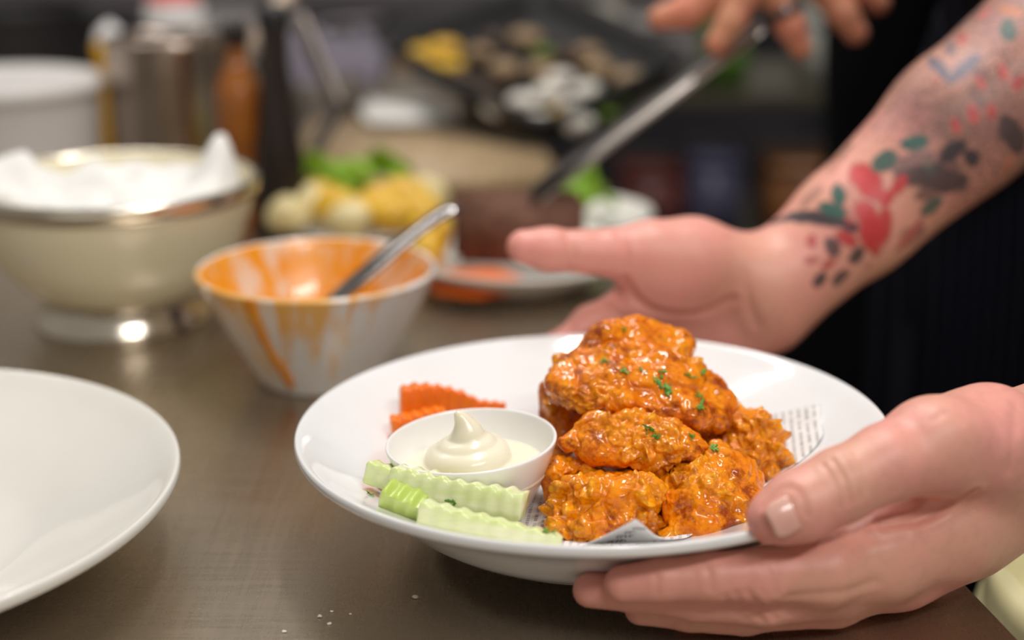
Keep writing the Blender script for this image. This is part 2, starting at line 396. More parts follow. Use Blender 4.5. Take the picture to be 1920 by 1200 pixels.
def word(txt, p, xd, yd, size):
    cu = bpy.data.curves.new('print', 'FONT'); cu.body = txt; cu.size = size; cu.resolution_u = 2
    t = bpy.data.objects.new('print', cu); COL.objects.link(t); bpy.context.view_layer.update()
    me = bpy.data.meshes.new_from_object(t.evaluated_get(bpy.context.evaluated_depsgraph_get())); bpy.data.objects.remove(t)
    nz = np.cross(xd, yd); nz /= np.linalg.norm(nz)
    V = [p + v.co.x * xd + v.co.y * yd + .0006 * nz for v in me.vertices]; F = [tuple(q.vertices) for q in me.polygons]
    return mk('printed_word', V, F, INK, paper, False)

# ================================================================== dip cup with mayonnaise
CC = atz(883, 823, .066); CR = np.array(Euler((0, -.065, 0)).to_matrix())
cup = tag(empty('dip_bowl', (CC[0], CC[1], .0335)), 'small white bowl of mayonnaise on the plate of wings', 'bowl')
cp = [(0, .0045), (.022, .0045), (.026, .0065), (.031, .0125), (.036, .0215), (.0392, .030), (.0404, .0333), (.0412, .0340), (.0420, .0337), (.0421, .0325), (.0410, .029), (.0375, .0195), (.0325, .0085), (.029, .0018), (.0275, 0), (.0255, 0), (.024, .0015), (0, .0015)]
def cupx(V): return (np.asarray(V) - np.array([0, 0, .034])) @ CR.T + CC
V, F = lathe(spl(np.array(cp), 4), (0, 0, 0), 96); V[:, :2] *= 1; mk('bowl', cupx(V), F, MELA, cup)
f = Field((-.038, -.038, .015), (.038, .038, .062), .0007)
f.ell((0, 0, .0175), (.0372, .0372, .0075), k=.0)
th = np.linspace(0, 5.2 * math.pi, 90)
rr = np.interp(th, [0, 2 * math.pi, 4 * math.pi, 5.2 * math.pi], [.0158, .0112, .0055, .0008]); zz = np.interp(th, [0, 2 * math.pi, 4 * math.pi, 5.2 * math.pi], [.0232, .0272, .0325, .0365]); tr = np.interp(th, [0, 2 * math.pi, 4 * math.pi, 5.2 * math.pi], [.0072, .0062, .0050, .0042])
pts = np.stack([rr * np.cos(th + 2.6) - .001, rr * np.sin(th + 2.6), zz], 1)
f.chain(pts, tr, .0012)
f.ell((0, 0, .026), (.012, .012, .012), k=.002)
tip = spl([(-.001, 0, .034), (-.0014, 0, .0385), (-.0028, -.0005, .0432), (-.0054, -.001, .0482)], 5); f.chain(tip, np.interp(np.linspace(0, 1, len(tip)), [0, .33, .66, 1], [.0078, .0050, .0026, .0008]), .003)
V, F = f.mesh(); V = relax(V, F, 2); mk('mayonnaise', cupx(V), F, MAYO, cup)

# ================================================================== crinkle-cut vegetables
def stick(name, label, cat, mat, a, b, wd, ht, amp, per, roll=0, taper=1.0, rind=(0, 0, 0, 0), group=None, ph=0., arc=0.):
    """square-cut stick from a to b whose four cut faces run in waves; rind: how much skin shows on top, front, bottom, back"""
    a, b = np.asarray(a, float), np.asarray(b, float); ax = b - a; L = np.linalg.norm(ax); ax /= L
    sd = np.cross(ax, (0, 0, 1)); sd /= np.linalg.norm(sd); up = np.cross(sd, ax)
    sd, up = sd * math.cos(roll) + up * math.sin(roll), up * math.cos(roll) - sd * math.sin(roll)
    n = int(L / per * 14); ring = []
    for k, (u0, v0, u1, v1) in enumerate(((-1, 1, 1, 1), (1, 1, 1, -1), (1, -1, -1, -1), (-1, -1, -1, 1))):
        for t in (.06, .3, .5, .7, .94): ring.append((u0 + (u1 - u0) * t, v0 + (v1 - v0) * t, k))
    V, F, RI = [], [], []; m_ = len(ring)
    for i in range(n + 1):
        s_ = i / n; sc_ = 1 + (taper - 1) * s_; wv = amp * math.sin(2 * math.pi * s_ * L / per + ph); rnd = 1 - .12 * (abs(2 * s_ - 1) ** 14)
        for (u, v_, k) in ring:
            uu = u * wd / 2 * sc_ * rnd + (wv * (.5 if abs(u) > .95 else .2)); vv = v_ * ht / 2 * sc_ * rnd + wv * (1 if v_ > .9 else .35) + arc * (1 - (2 * s_ - 1) ** 2)
            V.append(a + ax * L * s_ + sd * uu + up * vv); RI.append(max(rind[k], .38 if abs(u) > .85 and abs(v_) > .85 else 0))
    for i in range(n):
        for k in range(m_): l = (k + 1) % m_; F.append((i * m_ + k, i * m_ + l, (i + 1) * m_ + l, (i + 1) * m_ + k))
    for i in (0, n):
        V.append(np.mean(V[i * m_:(i + 1) * m_], 0)); RI.append(0); c_ = len(V) - 1
        for k in range(m_): l = (k + 1) % m_; F.append((c_, i * m_ + l, i * m_ + k) if i == 0 else (c_, i * m_ + k, i * m_ + l))
    V = np.array(V); V += .0003 * np.stack([vnoise(V, .004, q) for q in (1, 2, 3)], 1)
    o = mk(name, V, F, mat); fattr(o, 'rind', RI); return tag(o, label, cat, group)
GC, GR = 'crinkle-cut celery on the plate', 'crinkle-cut carrot on the plate'
stick('celery_stick', 'long pale celery stick with scalloped top, nearest the white dip bowl', 'celery', CELERY, aty(738, 900, .624), aty(984, 950, .606), .0165, .0140, .0008, .0078, .30, .97, (0, 0, .5, .3), GC)
stick('celery_stick', 'pale celery stick with a parsley leaf on it, nearest the plate rim', 'celery', CELERY, aty(788, 962, .592), aty(1052, 1020, .580), .0140, .0125, .0006, .0085, .32, .62, (.1, 0, .8, .3), GC)
stick('celery_stick', 'short celery end poking out left of the long stick', 'celery', CELERY, aty(692, 884, .640), aty(745, 900, .634), .0110, .0110, .0005, .0070, .3, 1, (.3, .1, .5, .5), GC)
stick('celery_stick', 'bright green celery piece tucked under the long stick', 'celery', CELERY, aty(720, 926, .612), aty(792, 956, .606), .0120, .0115, .0008, .0066, -.2, 1, (.9, .75, .8, .6), GC)
stick('carrot_stick', 'thick wavy carrot slab standing tallest behind the dip bowl', 'carrot', CARROT, aty(750, 764, .735), aty(890, 760, .742), .013, .0215, .0008, .0066, .1, .42, (.2, 0, .3, .3), GR, arc=.0040)
stick('carrot_stick', 'thin carrot stick running right from the tall carrot slab', 'carrot', CARROT, aty(835, 757, .750), aty(948, 763, .748), .008, .0085, .0007, .0052, .1, .45, (.5, .2, .3, .3), GR)
stick('carrot_stick', 'low carrot stick lying left beside the dip bowl rim', 'carrot', CARROT, aty(734, 800, .716), aty(835, 778, .724), .010, .0095, .0008, .0060, 0, 1, (0, 0, .3, .3), GR)

# ================================================================== chicken wings
# each prim: (x, y) in the frame, distance Y, radius mm; consecutive rows of a list are joined into a chain
WINGS = [
 ('blocky crusty chicken piece at the front left of the pile', .86, 11, [[(1082, 913, .640, 7), (1200, 907, .640, 7)], [(1072, 930, .626, 7.5), (1138, 933, .620, 8.5), (1206, 922, .622, 8.5)], [(1062, 980, .618, 8), (1128, 990, .612, 11), (1205, 985, .616, 10)], [(1080, 955, .630, 11), (1195, 955, .630, 12)], [(1060, 1005, .614, 6), (1150, 1010, .610, 6)]], [[(1100, 965, .607, 3.2), (1145, 957, .606, 4), (1192, 960, .606, 3.5)]]),
 ('rounded crusty chicken piece at the front right of the pile beside the thumb', .60, 23, [[(1255, 948, .632, 14), (1320, 948, .630, 16.5), (1385, 943, .636, 12)], [(1290, 903, .642, 10), (1345, 883, .648, 11), (1395, 903, .644, 9)], [(1265, 993, .620, 8), (1330, 993, .616, 9), (1402, 975, .624, 8)], [(1385, 908, .638, 7), (1405, 943, .632, 7)]], [[(1275, 928, .612, 2.5), (1320, 921, .614, 3), (1365, 933, .616, 2.5)]]),
 ('small smooth chicken piece half hidden left of the front block', .15, 31, [[(1046, 892, .650, 7), (1046, 935, .646, 6.5), (1040, 962, .644, 4.5)], [(1046, 892, .650, 7), (1105, 888, .654, 9)]], []),
 ('upright crusty chicken piece on the right edge of the pile', .70, 47, [[(1372, 800, .690, 9), (1415, 806, .684, 10.5), (1432, 845, .678, 9.5), (1415, 890, .674, 10)], [(1360, 850, .682, 12), (1398, 880, .674, 11)], [(1440, 862, .676, 6), (1425, 905, .672, 6)]], [[(1395, 822, .664, 3), (1400, 850, .662, 3)]]),
 ('dark saucy chicken piece showing on the left under the top wing', .30, 53, [[(1030, 728, .712, 6), (1042, 765, .712, 8), (1052, 810, .708, 9)], [(1055, 815, .708, 9), (1100, 795, .718, 12), (1180, 815, .715, 13)], [(1028, 790, .708, 4.5), (1046, 830, .704, 7)]], []),
 ('glossy chicken piece deep in the middle right of the pile', .25, 61, [[(1240, 835, .700, 12), (1300, 825, .694, 13), (1350, 845, .682, 11)], [(1330, 872, .668, 9), (1300, 880, .672, 10)]], []),
 ('plump pointed chicken wing lying across the middle of the pile', .24, 71, [[(1060, 827, .655, 3.5), (1115, 809, .660, 7.5), (1185, 805, .662, 9.5), (1258, 825, .656, 9), (1305, 849, .650, 7)], [(1075, 835, .653, 4), (1120, 843, .651, 7.5), (1190, 855, .648, 9), (1250, 861, .646, 8)], [(1240, 843, .648, 9), (1290, 855, .645, 8)], [(1150, 828, .655, 9), (1220, 835, .652, 10)]], [[(1090, 848, .636, 2), (1160, 851, .632, 2), (1210, 845, .632, 1.5)]]),
 ('rounded chicken piece highest at the back of the pile', .12, 83, [[(1085, 684, .716, 8), (1135, 642, .721, 9.5), (1195, 632, .726, 10.5), (1268, 644, .728, 9)], [(1110, 684, .712, 9), (1195, 674, .714, 11), (1266, 674, .720, 8)], [(1050, 704, .708, 7), (1110, 674, .714, 8)]], []),
 ('large flat glazed chicken wing with parsley lying on top of the pile', .20, 97, [[(1066, 693, .700, 8), (1150, 682, .703, 9), (1250, 689, .703, 9), (1335, 728, .700, 8)], [(1050, 725, .692, 8.5), (1150, 727, .688, 11.5), (1260, 740, .688, 12), (1348, 762, .690, 8.5)], [(1062, 745, .682, 7), (1130, 760, .676, 7.5), (1180, 766, .673, 6)], [(1225, 772, .674, 7.5), (1290, 780, .673, 8), (1345, 788, .678, 6.5)], [(1352, 755, .690, 7), (1350, 790, .682, 5)]], [[(1200, 788, .660, 3), (1215, 798, .664, 4)]]),
]
def seg_(pts): return [aty(a, b, y) for a, b, y, r in pts], [r / 1000 for a, b, y, r in pts]
prev = []; wing_objs = []
for label, crust, seed, chains, cuts in WINGS:
    P = [[aty(a, b, y) for a, b, y, r in ch] for ch in chains]; Rr = [[r / 1000 for a, b, y, r in ch] for ch in chains]
    al = np.vstack([np.array(p) for p in P]); mr = max(max(r) for r in Rr)
    f = Field(al.min(0) - mr, al.max(0) + mr, .00062)
    for p, r in zip(P, Rr): f.chain(p, r, .006)
    for p, r in prev:
        for i in range(len(p) - 1): f.cone(p[i], p[i + 1], r[i] * 1.06 + .0006, r[i + 1] * 1.06 + .0006, .003, True)
    prev += list(zip(P, Rr))
    for ch in cuts:
        p, r = seg_(ch)
        for i in range(len(p) - 1): f.cone(p[i], p[i + 1], r[i], r[i + 1], .003, True)
    V, F = f.mesh(); V = relax(V, F, 3); N = normals(V, F)
    lo = vnoise(V, .024, seed) * .65 + vnoise(V, .011, seed + 1) * .35
    mask = sstep(lo, .30 - crust, .62 - crust)                  # where batter crust grew, elsewhere smooth glazed skin
    fold = vnoise(V, .018, seed + 2) * .0022 + vnoise(V, .0085, seed + 3) * .0010 - np.clip(1 - np.abs(vnoise(V, .013, seed + 14)) * 7, 0, 1) * .0013
    wz = V + .0030 * np.stack([vnoise(V, .008, seed + 20 + q) for q in range(3)], 1) + .0009 * np.stack([vnoise(V, .003, seed + 30 + q) for q in range(3)], 1)
    (d1, i1), (d2, i2) = worley_id(wz, .0085, seed + 4), worley_id(wz, .0042, seed + 5)
    w1 = np.clip(1 - d1 / .60, 0, 1) * sstep(i1, .25, .9); w2 = np.clip(1 - d2 / .62, 0, 1) * sstep(i2, .3, .9)
    flake = (1 - np.abs(vnoise(wz, .0055, seed + 16))) ** 4
    knob = mask * (.0050 * np.sqrt(w1) + .0025 * np.sqrt(w2) + .0016 * flake - .0020)
    rip = vnoise(V, .0042, seed + 8) * .00055 + vnoise(V, .0021, seed + 9) * .00040 + mask * vnoise(V, .0015, seed + 10) * .0004
    V = V + N * (fold + knob + rip)[:, None]
    V = .6 * V + .4 * relax(V, F, 1)
    below = np.array([0.0]); pz = np.array([plate_z(x, y) for x, y in V[::40, :2]]); lift = (pz + .0016 - V[::40, 2]).max()
    if lift > 0:                                               # keep the piece on the paper, squashed flat where it rests
        zz = V[:, 2]; base = np.median(pz) + .0016; V[:, 2] = np.where(zz < base + .004, np.maximum(zz, base + (zz - base) * .1), zz)
    o = mk('chicken_wing', V, F, WING); fattr(o, 'crust', np.clip(mask * (.45 + .8 * w1 + .4 * w2), 0, 1)); tag(o, label, 'chicken wing', 'fried chicken wings on the plate'); wing_objs.append(o)

# ------------------------------------------------------------------ parsley flakes, laid on whatever they fell on
from mathutils.bvhtree import BVHTree
bpy.context.view_layer.update()
def bvh_of(objs):
    V, P = [], []
    for o in objs:
        k = len(V); V += [o.matrix_world @ v.co for v in o.data.vertices]; P += [tuple(i + k for i in q.vertices) for q in o.data.polygons]
    return BVHTree.FromPolygons(V, P)
food = bvh_of(wing_objs + [o for o in COL.objects if o.name.startswith(('celery_stick', 'paper_liner', 'dinner_plate'))])
def parsley(px, py, size, seed, label):
    d = Vector(_ray(px, py)); hit, nrm, _, _ = food.ray_cast(Vector((0, 0, CH)), d.normalized())
    if hit is None: return
    if nrm.dot(d) > 0: nrm = -nrm
    rng = random.Random(seed); T = nrm.orthogonal().normalized(); B = nrm.cross(T); V, F = [], []
    for k in range(rng.randint(6, 9)):
        a = rng.uniform(0, 6.283); l = size * rng.uniform(.40, .76); wd = l * rng.uniform(.40, .6); c0 = (T * math.cos(a * 1.7) + B * math.sin(a * 2.3)) * size * .24
        ax = T * math.cos(a) + B * math.sin(a); sd = nrm.cross(ax); li = rng.uniform(.05, .55); b = len(V)
        prof = ((0, .12), (.2, .75), (.35, .5), (.55, 1.0), (.7, .55), (.82, .6), (1, .05))
        for t, wv in prof:
            m_ = hit + c0 + ax * l * t + nrm * (.0004 + li * l * t * (1.2 - t * .6)); cu_ = nrm * (wd * .22 * wv)
            V += [m_ - sd * wd * wv * .5 + cu_, m_, m_ + sd * wd * wv * .5 + cu_]
        for i in range(len(prof) - 1):
            for j in (0, 1): F.append((b + i * 3 + j, b + i * 3 + j + 1, b + i * 3 + j + 4, b + i * 3 + j + 3))
    o = mk('parsley_flake', [tuple(v) for v in V], F, PARS); md = o.modifiers.new('thickness', 'SOLIDIFY'); md.thickness = .00018
    tag(o, label, 'parsley', 'chopped parsley scattered over the plate')
for q in [(1134, 679, .0052, 1, 'dark parsley flake near the left of the top wing, below the back piece'), (1170, 697, .0042, 2, 'small parsley flake second from the left on the top wing'),
          (1204, 696, .0036, 3, 'tiny pale parsley flake in the middle of the top wing'), (1240, 700, .0040, 4, 'thin parsley flake just above the big flake on the top wing'),
          (1243, 726, .0080, 5, 'large curly parsley flake in the centre of the top wing'), (1296, 707, .0066, 6, 'parsley sprig on the upper edge of the top wing'),
          (1318, 704, .0050, 7, 'parsley sprig rightmost on the upper edge of the top wing'), (1310, 745, .0050, 8, 'upper of two dark parsley flakes at the right of the top wing'),
          (1312, 764, .0052, 9, 'lower of two dark parsley flakes at the right of the top wing'), (1217, 806, .0060, 10, 'bright parsley flake on the middle pointed wing'),
          (1230, 819, .0044, 11, 'small parsley flake below the bright one on the middle wing'), (1296, 819, .0034, 12, 'parsley speck at the right end of the middle wing'),
          (1340, 844, .0052, 13, 'dark parsley flake between the middle wing and the right piece'), (1168, 616, .0040, 14, 'parsley flake on the highest piece at the back'),
          (848, 944, .0066, 15, 'parsley flake lying on the front celery stick'), (694, 929, .0040, 16, 'dark parsley flake on the plate left of the celery'),
          (1030, 1000, .0058, 17, 'parsley flake between the celery and the front chicken piece'), (1260, 1014, .0036, 18, 'parsley speck at the plate rim right of the paper corner')]:
    parsley(*q)
# the readable scraps of print on the turned-up paper corner and by the celery
for txt, px, py, y, ang, size in (('ally', 1136, 1016, .566, 10, .0084), ('ind', 1152, 1007, .568, 10, .0078), ('ical', 1168, 999, .569, 10, .0070), ('om', 1184, 991, .570, 10, .0060), ('t', 1222, 1014, .564, 10, .0056)):
    h_, nr, _, _ = bvh_of([paper]).ray_cast(Vector((0, 0, CH)), Vector(_ray(px, py)).normalized())
    if h_ is None: continue
    nr = np.array(nr) * (1 if nr.y < 0 else -1); xd = np.array([math.cos(-.25), 0., math.sin(-.25)]); xd -= nr * (xd @ nr); xd /= np.linalg.norm(xd); yd = np.cross(nr, xd)
    word(txt, np.array(h_), xd, yd, size)

# ================================================================== the person holding the plate
person = tag(empty('person', (.47, 1.10, FLOOR_Z)), 'person in a dark pinstriped apron holding the plate with tattooed forearm and both hands', 'person')
def carve(V, F, lines, tree=None):
    """press skin folds into a hand: each line runs over the surface under the given marks, with depth and width in mm"""
    t_ = BVHTree.FromPolygons([Vector(v) for v in V], [tuple(map(int, q)) for q in F]); N = normals(V, F); off = np.zeros(len(V))
    for pts, dep, wid in lines:
        hit = []
        for a, b in pts:
            h_, n_, _, _ = t_.ray_cast(Vector((0, 0, CH)), Vector(_ray(a, b)).normalized())
            if h_ is not None and abs(h_.y) < 1.2: hit.append(np.array(h_))
        if len(hit) < 2: continue
        hp_ = spl(hit, 6); lo, hi = hp_.min(0) - .02, hp_.max(0) + .02; sel = np.flatnonzero(((V > lo) & (V < hi)).all(1)); d = np.full(len(sel), 9.)
        for i in range(len(hp_) - 1):
            a, b = hp_[i], hp_[i + 1]; ba = b - a; q = V[sel] - a; t = np.clip(q @ ba / (ba @ ba + 1e-12), 0, 1); d = np.minimum(d, np.linalg.norm(q - t[:, None] * ba, axis=1))
        off[sel] -= dep * .001 * np.exp(-(d / (wid * .001)) ** 2)
        off[sel] += dep * .00025 * np.exp(-((d - wid * .0022) / (wid * .001)) ** 2)
    return V + N * off[:, None]
def seg(pts): return [aty(a, b, y) for a, b, y, r in pts], [r / 1000 for a, b, y, r in pts]
# --- near (left) hand: thumb over the rim, fingers under the plate
ELB_L = np.array([.452, .755, .105])
f = Field((.02, .525, -.002), (.50, .805, .155), .0012)
thumb = [(1452, 972, .550, 11.2), (1500, 950, .552, 13.6), (1585, 905, .558, 13.8), (1660, 868, .566, 15.3), (1748, 838, .578, 18.2), (1845, 822, .600, 22.5)]
index = [(1168, 1096, .558, 8.6), (1240, 1088, .558, 9.8), (1330, 1084, .558, 10.8), (1430, 1078, .560, 11.8), (1545, 1062, .566, 14.5)]
middle = [(1106, 1106, .570, 8.0), (1190, 1112, .570, 9.2), (1300, 1122, .570, 10.2), (1440, 1128, .572, 11.5), (1560, 1100, .578, 15)]
ring = [(1200, 1142, .580, 7.8), (1290, 1146, .580, 8.8), (1400, 1150, .580, 9.8), (1560, 1118, .586, 14)]
pinky = [(1290, 1140, .598, 6.8), (1370, 1140, .598, 7.6), (1450, 1138, .598, 8.6), (1590, 1105, .602, 13)]
for fg in (index, middle, ring, pinky): f.chain(*seg(fg), .0028)
f.chain(*seg(thumb), .009)
palm = [(1545, 1072, .568, 15.5), (1650, 1040, .582, 21), (1760, 985, .598, 25), (1900, 895, .628, 29)]; f.chain(*seg(palm), .010)
palm2 = [(1570, 1098, .585, 15), (1680, 1060, .600, 19), (1800, 985, .615, 24), (1910, 900, .632, 28)]; f.chain(*seg(palm2), .010)
f.chain(*seg([(1590, 1090, .602, 13), (1720, 1030, .618, 19), (1900, 900, .645, 27)]), .010)
f.chain(*seg([(1748, 838, .578, 18), (1850, 838, .602, 24), (1925, 865, .628, 31)]), .012)
f.ell(aty(1768, 815, .574), (.016, .012, .013), k=.008)
wr = aty(1925, 868, .632); f.cone(wr, wr + (ELB_L - wr) * .55, .0325, .037, .012); f.cone(wr + (ELB_L - wr) * .55, ELB_L, .037, .043, .012)
V1, F1 = f.mesh(); V1 = relax(V1, F1, 3)
V1 = carve(V1, F1, [([(1545, 872), (1566, 905), (1575, 950)], .55, 1.3), ([(1562, 864), (1584, 900), (1594, 942)], .7, 1.4), ([(1580, 856), (1602, 892), (1612, 935)], .6, 1.4), ([(1600, 850), (1620, 886), (1626, 922)], .4, 1.3),
  ([(1655, 985), (1710, 975), (1770, 950), (1820, 922)], 2.2, 2.2), ([(1440, 1018), (1500, 1030), (1560, 1010)], .6, 2.0), ([(1420, 945), (1432, 920), (1450, 905)], .0, 1.5),
  ([(1418, 1010), (1432, 950), (1470, 915), (1500, 925), (1512, 965)], .5, 1.6),
  ([(1320, 1050), (1330, 1075), (1334, 1105)], .5, 1.6), ([(1226, 1060), (1232, 1085), (1232, 1110)], .4, 1.5), ([(1432, 1055), (1446, 1085), (1450, 1112)], .5, 1.8),
  ([(1380, 1112), (1400, 1135), (1430, 1162)], .6, 1.5), ([(1400, 1108), (1425, 1132), (1452, 1158)], .6, 1.5), ([(1360, 1118), (1378, 1140), (1400, 1160)], .45, 1.4), ([(1430, 1108), (1452, 1130), (1480, 1150)], .4, 1.4),
  ([(1480, 1118), (1560, 1112), (1640, 1092)], .7, 2.2), ([(1750, 790), (1775, 775), (1800, 790)], .35, 1.8), ([(1905, 760), (1900, 820), (1890, 880)], .6, 2.5), ([(1590, 1000), (1640, 1010), (1700, 1000)], .5, 2.2)])
N1 = normals(V1, F1); V1 = V1 + N1 * (vnoise(V1, .012, 3) * .0004 + vnoise(V1, .03, 4) * .0009)[:, None]
# --- far (right) hand and the tattooed forearm
ELB_R = np.array([.372, .955, .242])
f = Field((-.02, .785, -.002), (.425, 1.01, .296), .0016)
wr2 = aty(1432, 545, .888)
f.chain(*seg([(982, 463, .852, 10.6), (1030, 468, .854, 12.2), (1095, 472, .858, 12.0), (1150, 474, .862, 14.0), (1215, 474, .868, 19), (1300, 480, .878, 22)]), .008)
f.ell(aty(1262, 512, .868), (.034, .019, .029), np.array(Euler((0, -.45, 0)).to_matrix()), .012)
f.chain(*seg([(960, 722, .806, 7.2), (1040, 655, .846, 9.0), (1105, 606, .862, 10.5), (1190, 572, .872, 14)]), .006)
f.chain(*seg([(985, 760, .806, 7.5), (1080, 700, .850, 9.5), (1150, 650, .868, 11.5), (1230, 600, .880, 15)]), .006)
f.chain(*seg([(1040, 775, .812, 7.2), (1130, 715, .852, 9.5), (1210, 672, .872, 11.5), (1290, 625, .884, 15)]), .006)
f.chain(*seg([(1120, 770, .818, 6.5), (1200, 720, .850, 8.5), (1270, 690, .870, 10.5), (1350, 640, .886, 14)]), .006)
for a, b in (((1190, 575, .874, 15), (1400, 530, .890, 25)), ((1240, 605, .882, 16), (1410, 560, .892, 26)), ((1300, 628, .886, 16), (1425, 580, .894, 26)), ((1355, 640, .888, 15), (1425, 585, .892, 26))): f.chain(*seg([a, b]), .010)
f.chain(*seg([(1300, 480, .878, 22), (1432, 525, .888, 27)]), .012)
f.ell(aty(1375, 625, .880), (.032, .018, .022), np.array(Euler((0, -.5, 0)).to_matrix()), .012)
ax_ = ELB_R - wr2
for (t0, r0, t1, r1) in ((0, 28.5, .25, 32), (.25, 32, .60, 44), (.60, 44, 1, 49)): f.cone(wr2 + ax_ * t0, wr2 + ax_ * t1, r0 / 1000, r1 / 1000, .012)
for (t0, r0, t1, r1, dz) in ((0, 28, .3, 31, -.009), (.3, 31, .8, 42, -.012)): f.cone(wr2 + ax_ * t0 + np.array([.003, 0, dz]), wr2 + ax_ * t1 + np.array([.004, 0, dz]), r0 / 1000, r1 / 1000, .012)
V2, F2 = f.mesh(); V2 = relax(V2, F2, 2)
V2 = carve(V2, F2, [([(1170, 520), (1195, 562), (1250, 588), (1320, 585), (1375, 560)], 2.0, 2.6), ([(1160, 440), (1172, 470), (1172, 505)], 1.2, 2.4), ([(1062, 440), (1072, 470), (1068, 505)], .8, 2.2), ([(1130, 570), (1160, 592), (1200, 612)], 1.2, 2.4), ([(1368, 450), (1390, 500), (1400, 560), (1420, 610)], .9, 3.0), ([(1062, 595), (1072, 612), (1078, 628)], 1.0, 2.0)])
# --- upper arms, shoulders and chest under the clothes
f = Field((.22, .80, -.5), (.72, 1.45, .62), .012)
SH_R, SH_L = np.array([.36, 1.27, .44]), np.array([.58, .96, .44])
f.cone(ELB_R, SH_R, .045, .056, .03); f.cone(ELB_L, SH_L, .043, .056, .03); f.cone(SH_R, SH_L, .07, .07, .05)
f.ell((.485, 1.12, .18), (.125, .125, .33), None, .06); f.ell((.47, 1.11, -.25), (.13, .14, .24), None, .06); f.cone((.475, 1.115, .42), (.465, 1.10, .56), .065, .055, .04)
V3, F3 = f.mesh(); V3 = relax(V3, F3, 2)
(VB, FB) = join((V1, F1), (V2, F2), (V3, F3))
body = mk('body', VB, FB, SKIN, person)
# tattoo ink: marks laid out along the forearm (t from wrist to elbow) and around it (angle)
ax2 = ax_ / np.linalg.norm(ax_); e1 = np.cross(ax2, (0, 0, 1)); e1 /= np.linalg.norm(e1); e2 = np.cross(e1, ax2)
def arm_tv(P):
    q = P - wr2; t = q @ ax2 / np.linalg.norm(ax_); x, y = q @ e1, q @ e2
    return t, np.arctan2(y, x)
T2, A2 = arm_tv(V2)
ID, IT, IR, IB, IO = (.030, .036, .046), (.012, .11, .09), (.58, .022, .035), (.05, .085, .15), (.62, .20, .06)
INKS = [(0.432, 0.104, 0.0179, 0.0058, -0.85, ID, 0.75), (0.435, -0.004, 0.0126, 0.005, 0.14, ID, 0.6), (0.398, 0.571, 0.0082, 0.0033, -1.35, ID, 0.5), (0.181, 0.926, 0.0267, 0.0032, -1.08, ID, 0.8), (0.207, 1.362, 0.0069, 0.0033, -0.1, ID, 0.35), (0.453, 1.448, 0.0097, 0.0033, -0.61, ID, 0.3), (0.521, 1.548, 0.0105, 0.0042, -0.64, ID, 0.3), (0.314, 0.786, 0.0137, 0.0073, -1.68, IR, 0.95), (0.25, 0.13, 0.0168, 0.0071, -1.91, IR, 0.95), (0.277, -0.015, 0.0113, 0.0042, -2.29, IR, 0.9), (0.325, 0.334, 0.0066, 0.0035, 0.22, IR, 0.95), (0.363, 0.382, 0.0064, 0.0037, 0.32, IR, 0.95), (0.196, 0.258, 0.0076, 0.0037, -1.19, IR, 0.9), (0.323, -0.466, 0.0119, 0.0033, 0.22, IR, 0.7), (0.23, 0.546, 0.0073, 0.0025, -1.97, IR, 0.5), (0.452, 0.731, 0.0071, 0.0048, -0.43, IT, 0.85), (0.374, 0.853, 0.0079, 0.0055, -0.12, IT, 0.8), (0.247, 0.938, 0.0085, 0.0037, -2.15, IT, 0.85), (0.216, 0.824, 0.0095, 0.0033, -1.19, IT, 0.85), (0.443, 0.28, 0.0063, 0.0037, -1.69, IT, 0.6), (0.393, -0.286, 0.0084, 0.0042, -0.09, IT, 0.75), (0.615, 1.354, 0.0135, 0.0032, -1.92, IB, 0.75), (0.647, 1.033, 0.0119, 0.0032, -3.08, IB, 0.75), (0.676, 1.528, 0.0089, 0.003, -2.22, IB, 0.6), (0.536, 0.512, 0.0039, 0.0025, -2.16, IR, 0.85), (0.58, 0.483, 0.005, 0.003, -2.27, IR, 0.85), (0.613, 0.324, 0.0044, 0.0027, -2.38, IR, 0.8), (0.695, 0.626, 0.0046, 0.0027, -2.31, IR, 0.8), (0.643, 0.741, 0.0041, 0.0025, -2.17, IR, 0.75), (0.703, 0.386, 0.0051, 0.003, 0.05, IR, 0.85), (0.71, 1.534, 0.0072, 0.0033, -2.19, IR, 0.7), (0.58, 1.163, 0.003, 0.0023, -2.46, IR, 0.5), (0.779, 1.045, 0.0082, 0.0038, -2.4, IT, 0.8), (0.77, 1.71, 0.0076, 0.0033, -0.79, ID, 0.5), (0.797, 1.618, 0.0068, 0.0037, -2.56, IR, 0.6), (0.821, 1.259, 0.0085, 0.003, -1.35, IO, 0.7), (0.495, 0.242, 0.0069, 0.0037, 0.13, ID, 0.8), (0.522, -0.025, 0.0048, 0.0033, -1.8, ID, 0.8), (0.626, -0.142, 0.0093, 0.005, -1.45, ID, 0.75), (0.589, 0.162, 0.0055, 0.003, 0.09, ID, 0.5), (0.473, 0.206, 0.0097, 0.0033, -2.79, ID, 0.6), (0.134, 0.64, 0.0041, 0.0027, -1.83, IR, 0.75), (0.102, 0.375, 0.004, 0.0025, -0.59, IR, 0.65), (0.129, 0.084, 0.0048, 0.003, -0.02, IR, 0.75), (0.092, -0.054, 0.0045, 0.003, 0.1, ID, 0.75), (0.134, -0.298, 0.005, 0.0033, 0.0, ID, 0.7), (0.189, -0.129, 0.0045, 0.0032, 0.19, ID, 0.75), (0.16, 0.296, 0.0054, 0.0032, -1.77, ID, 0.7), (0.201, -0.452, 0.0026, 0.002, 0.33, IR, 0.5), (0.588, -0.499, 0.006, 0.0037, 0.71, IO, 0.55), (0.303, 1.592, 0.0083, 0.0037, 0.68, IO, 0.3), (0.723, 0.863, 0.0073, 0.0033, -1.47, ID, 0.25)]
ink = np.zeros((len(VB), 4)); o2 = len(V1)
col = np.zeros((len(V2), 3)); al = np.zeros(len(V2))
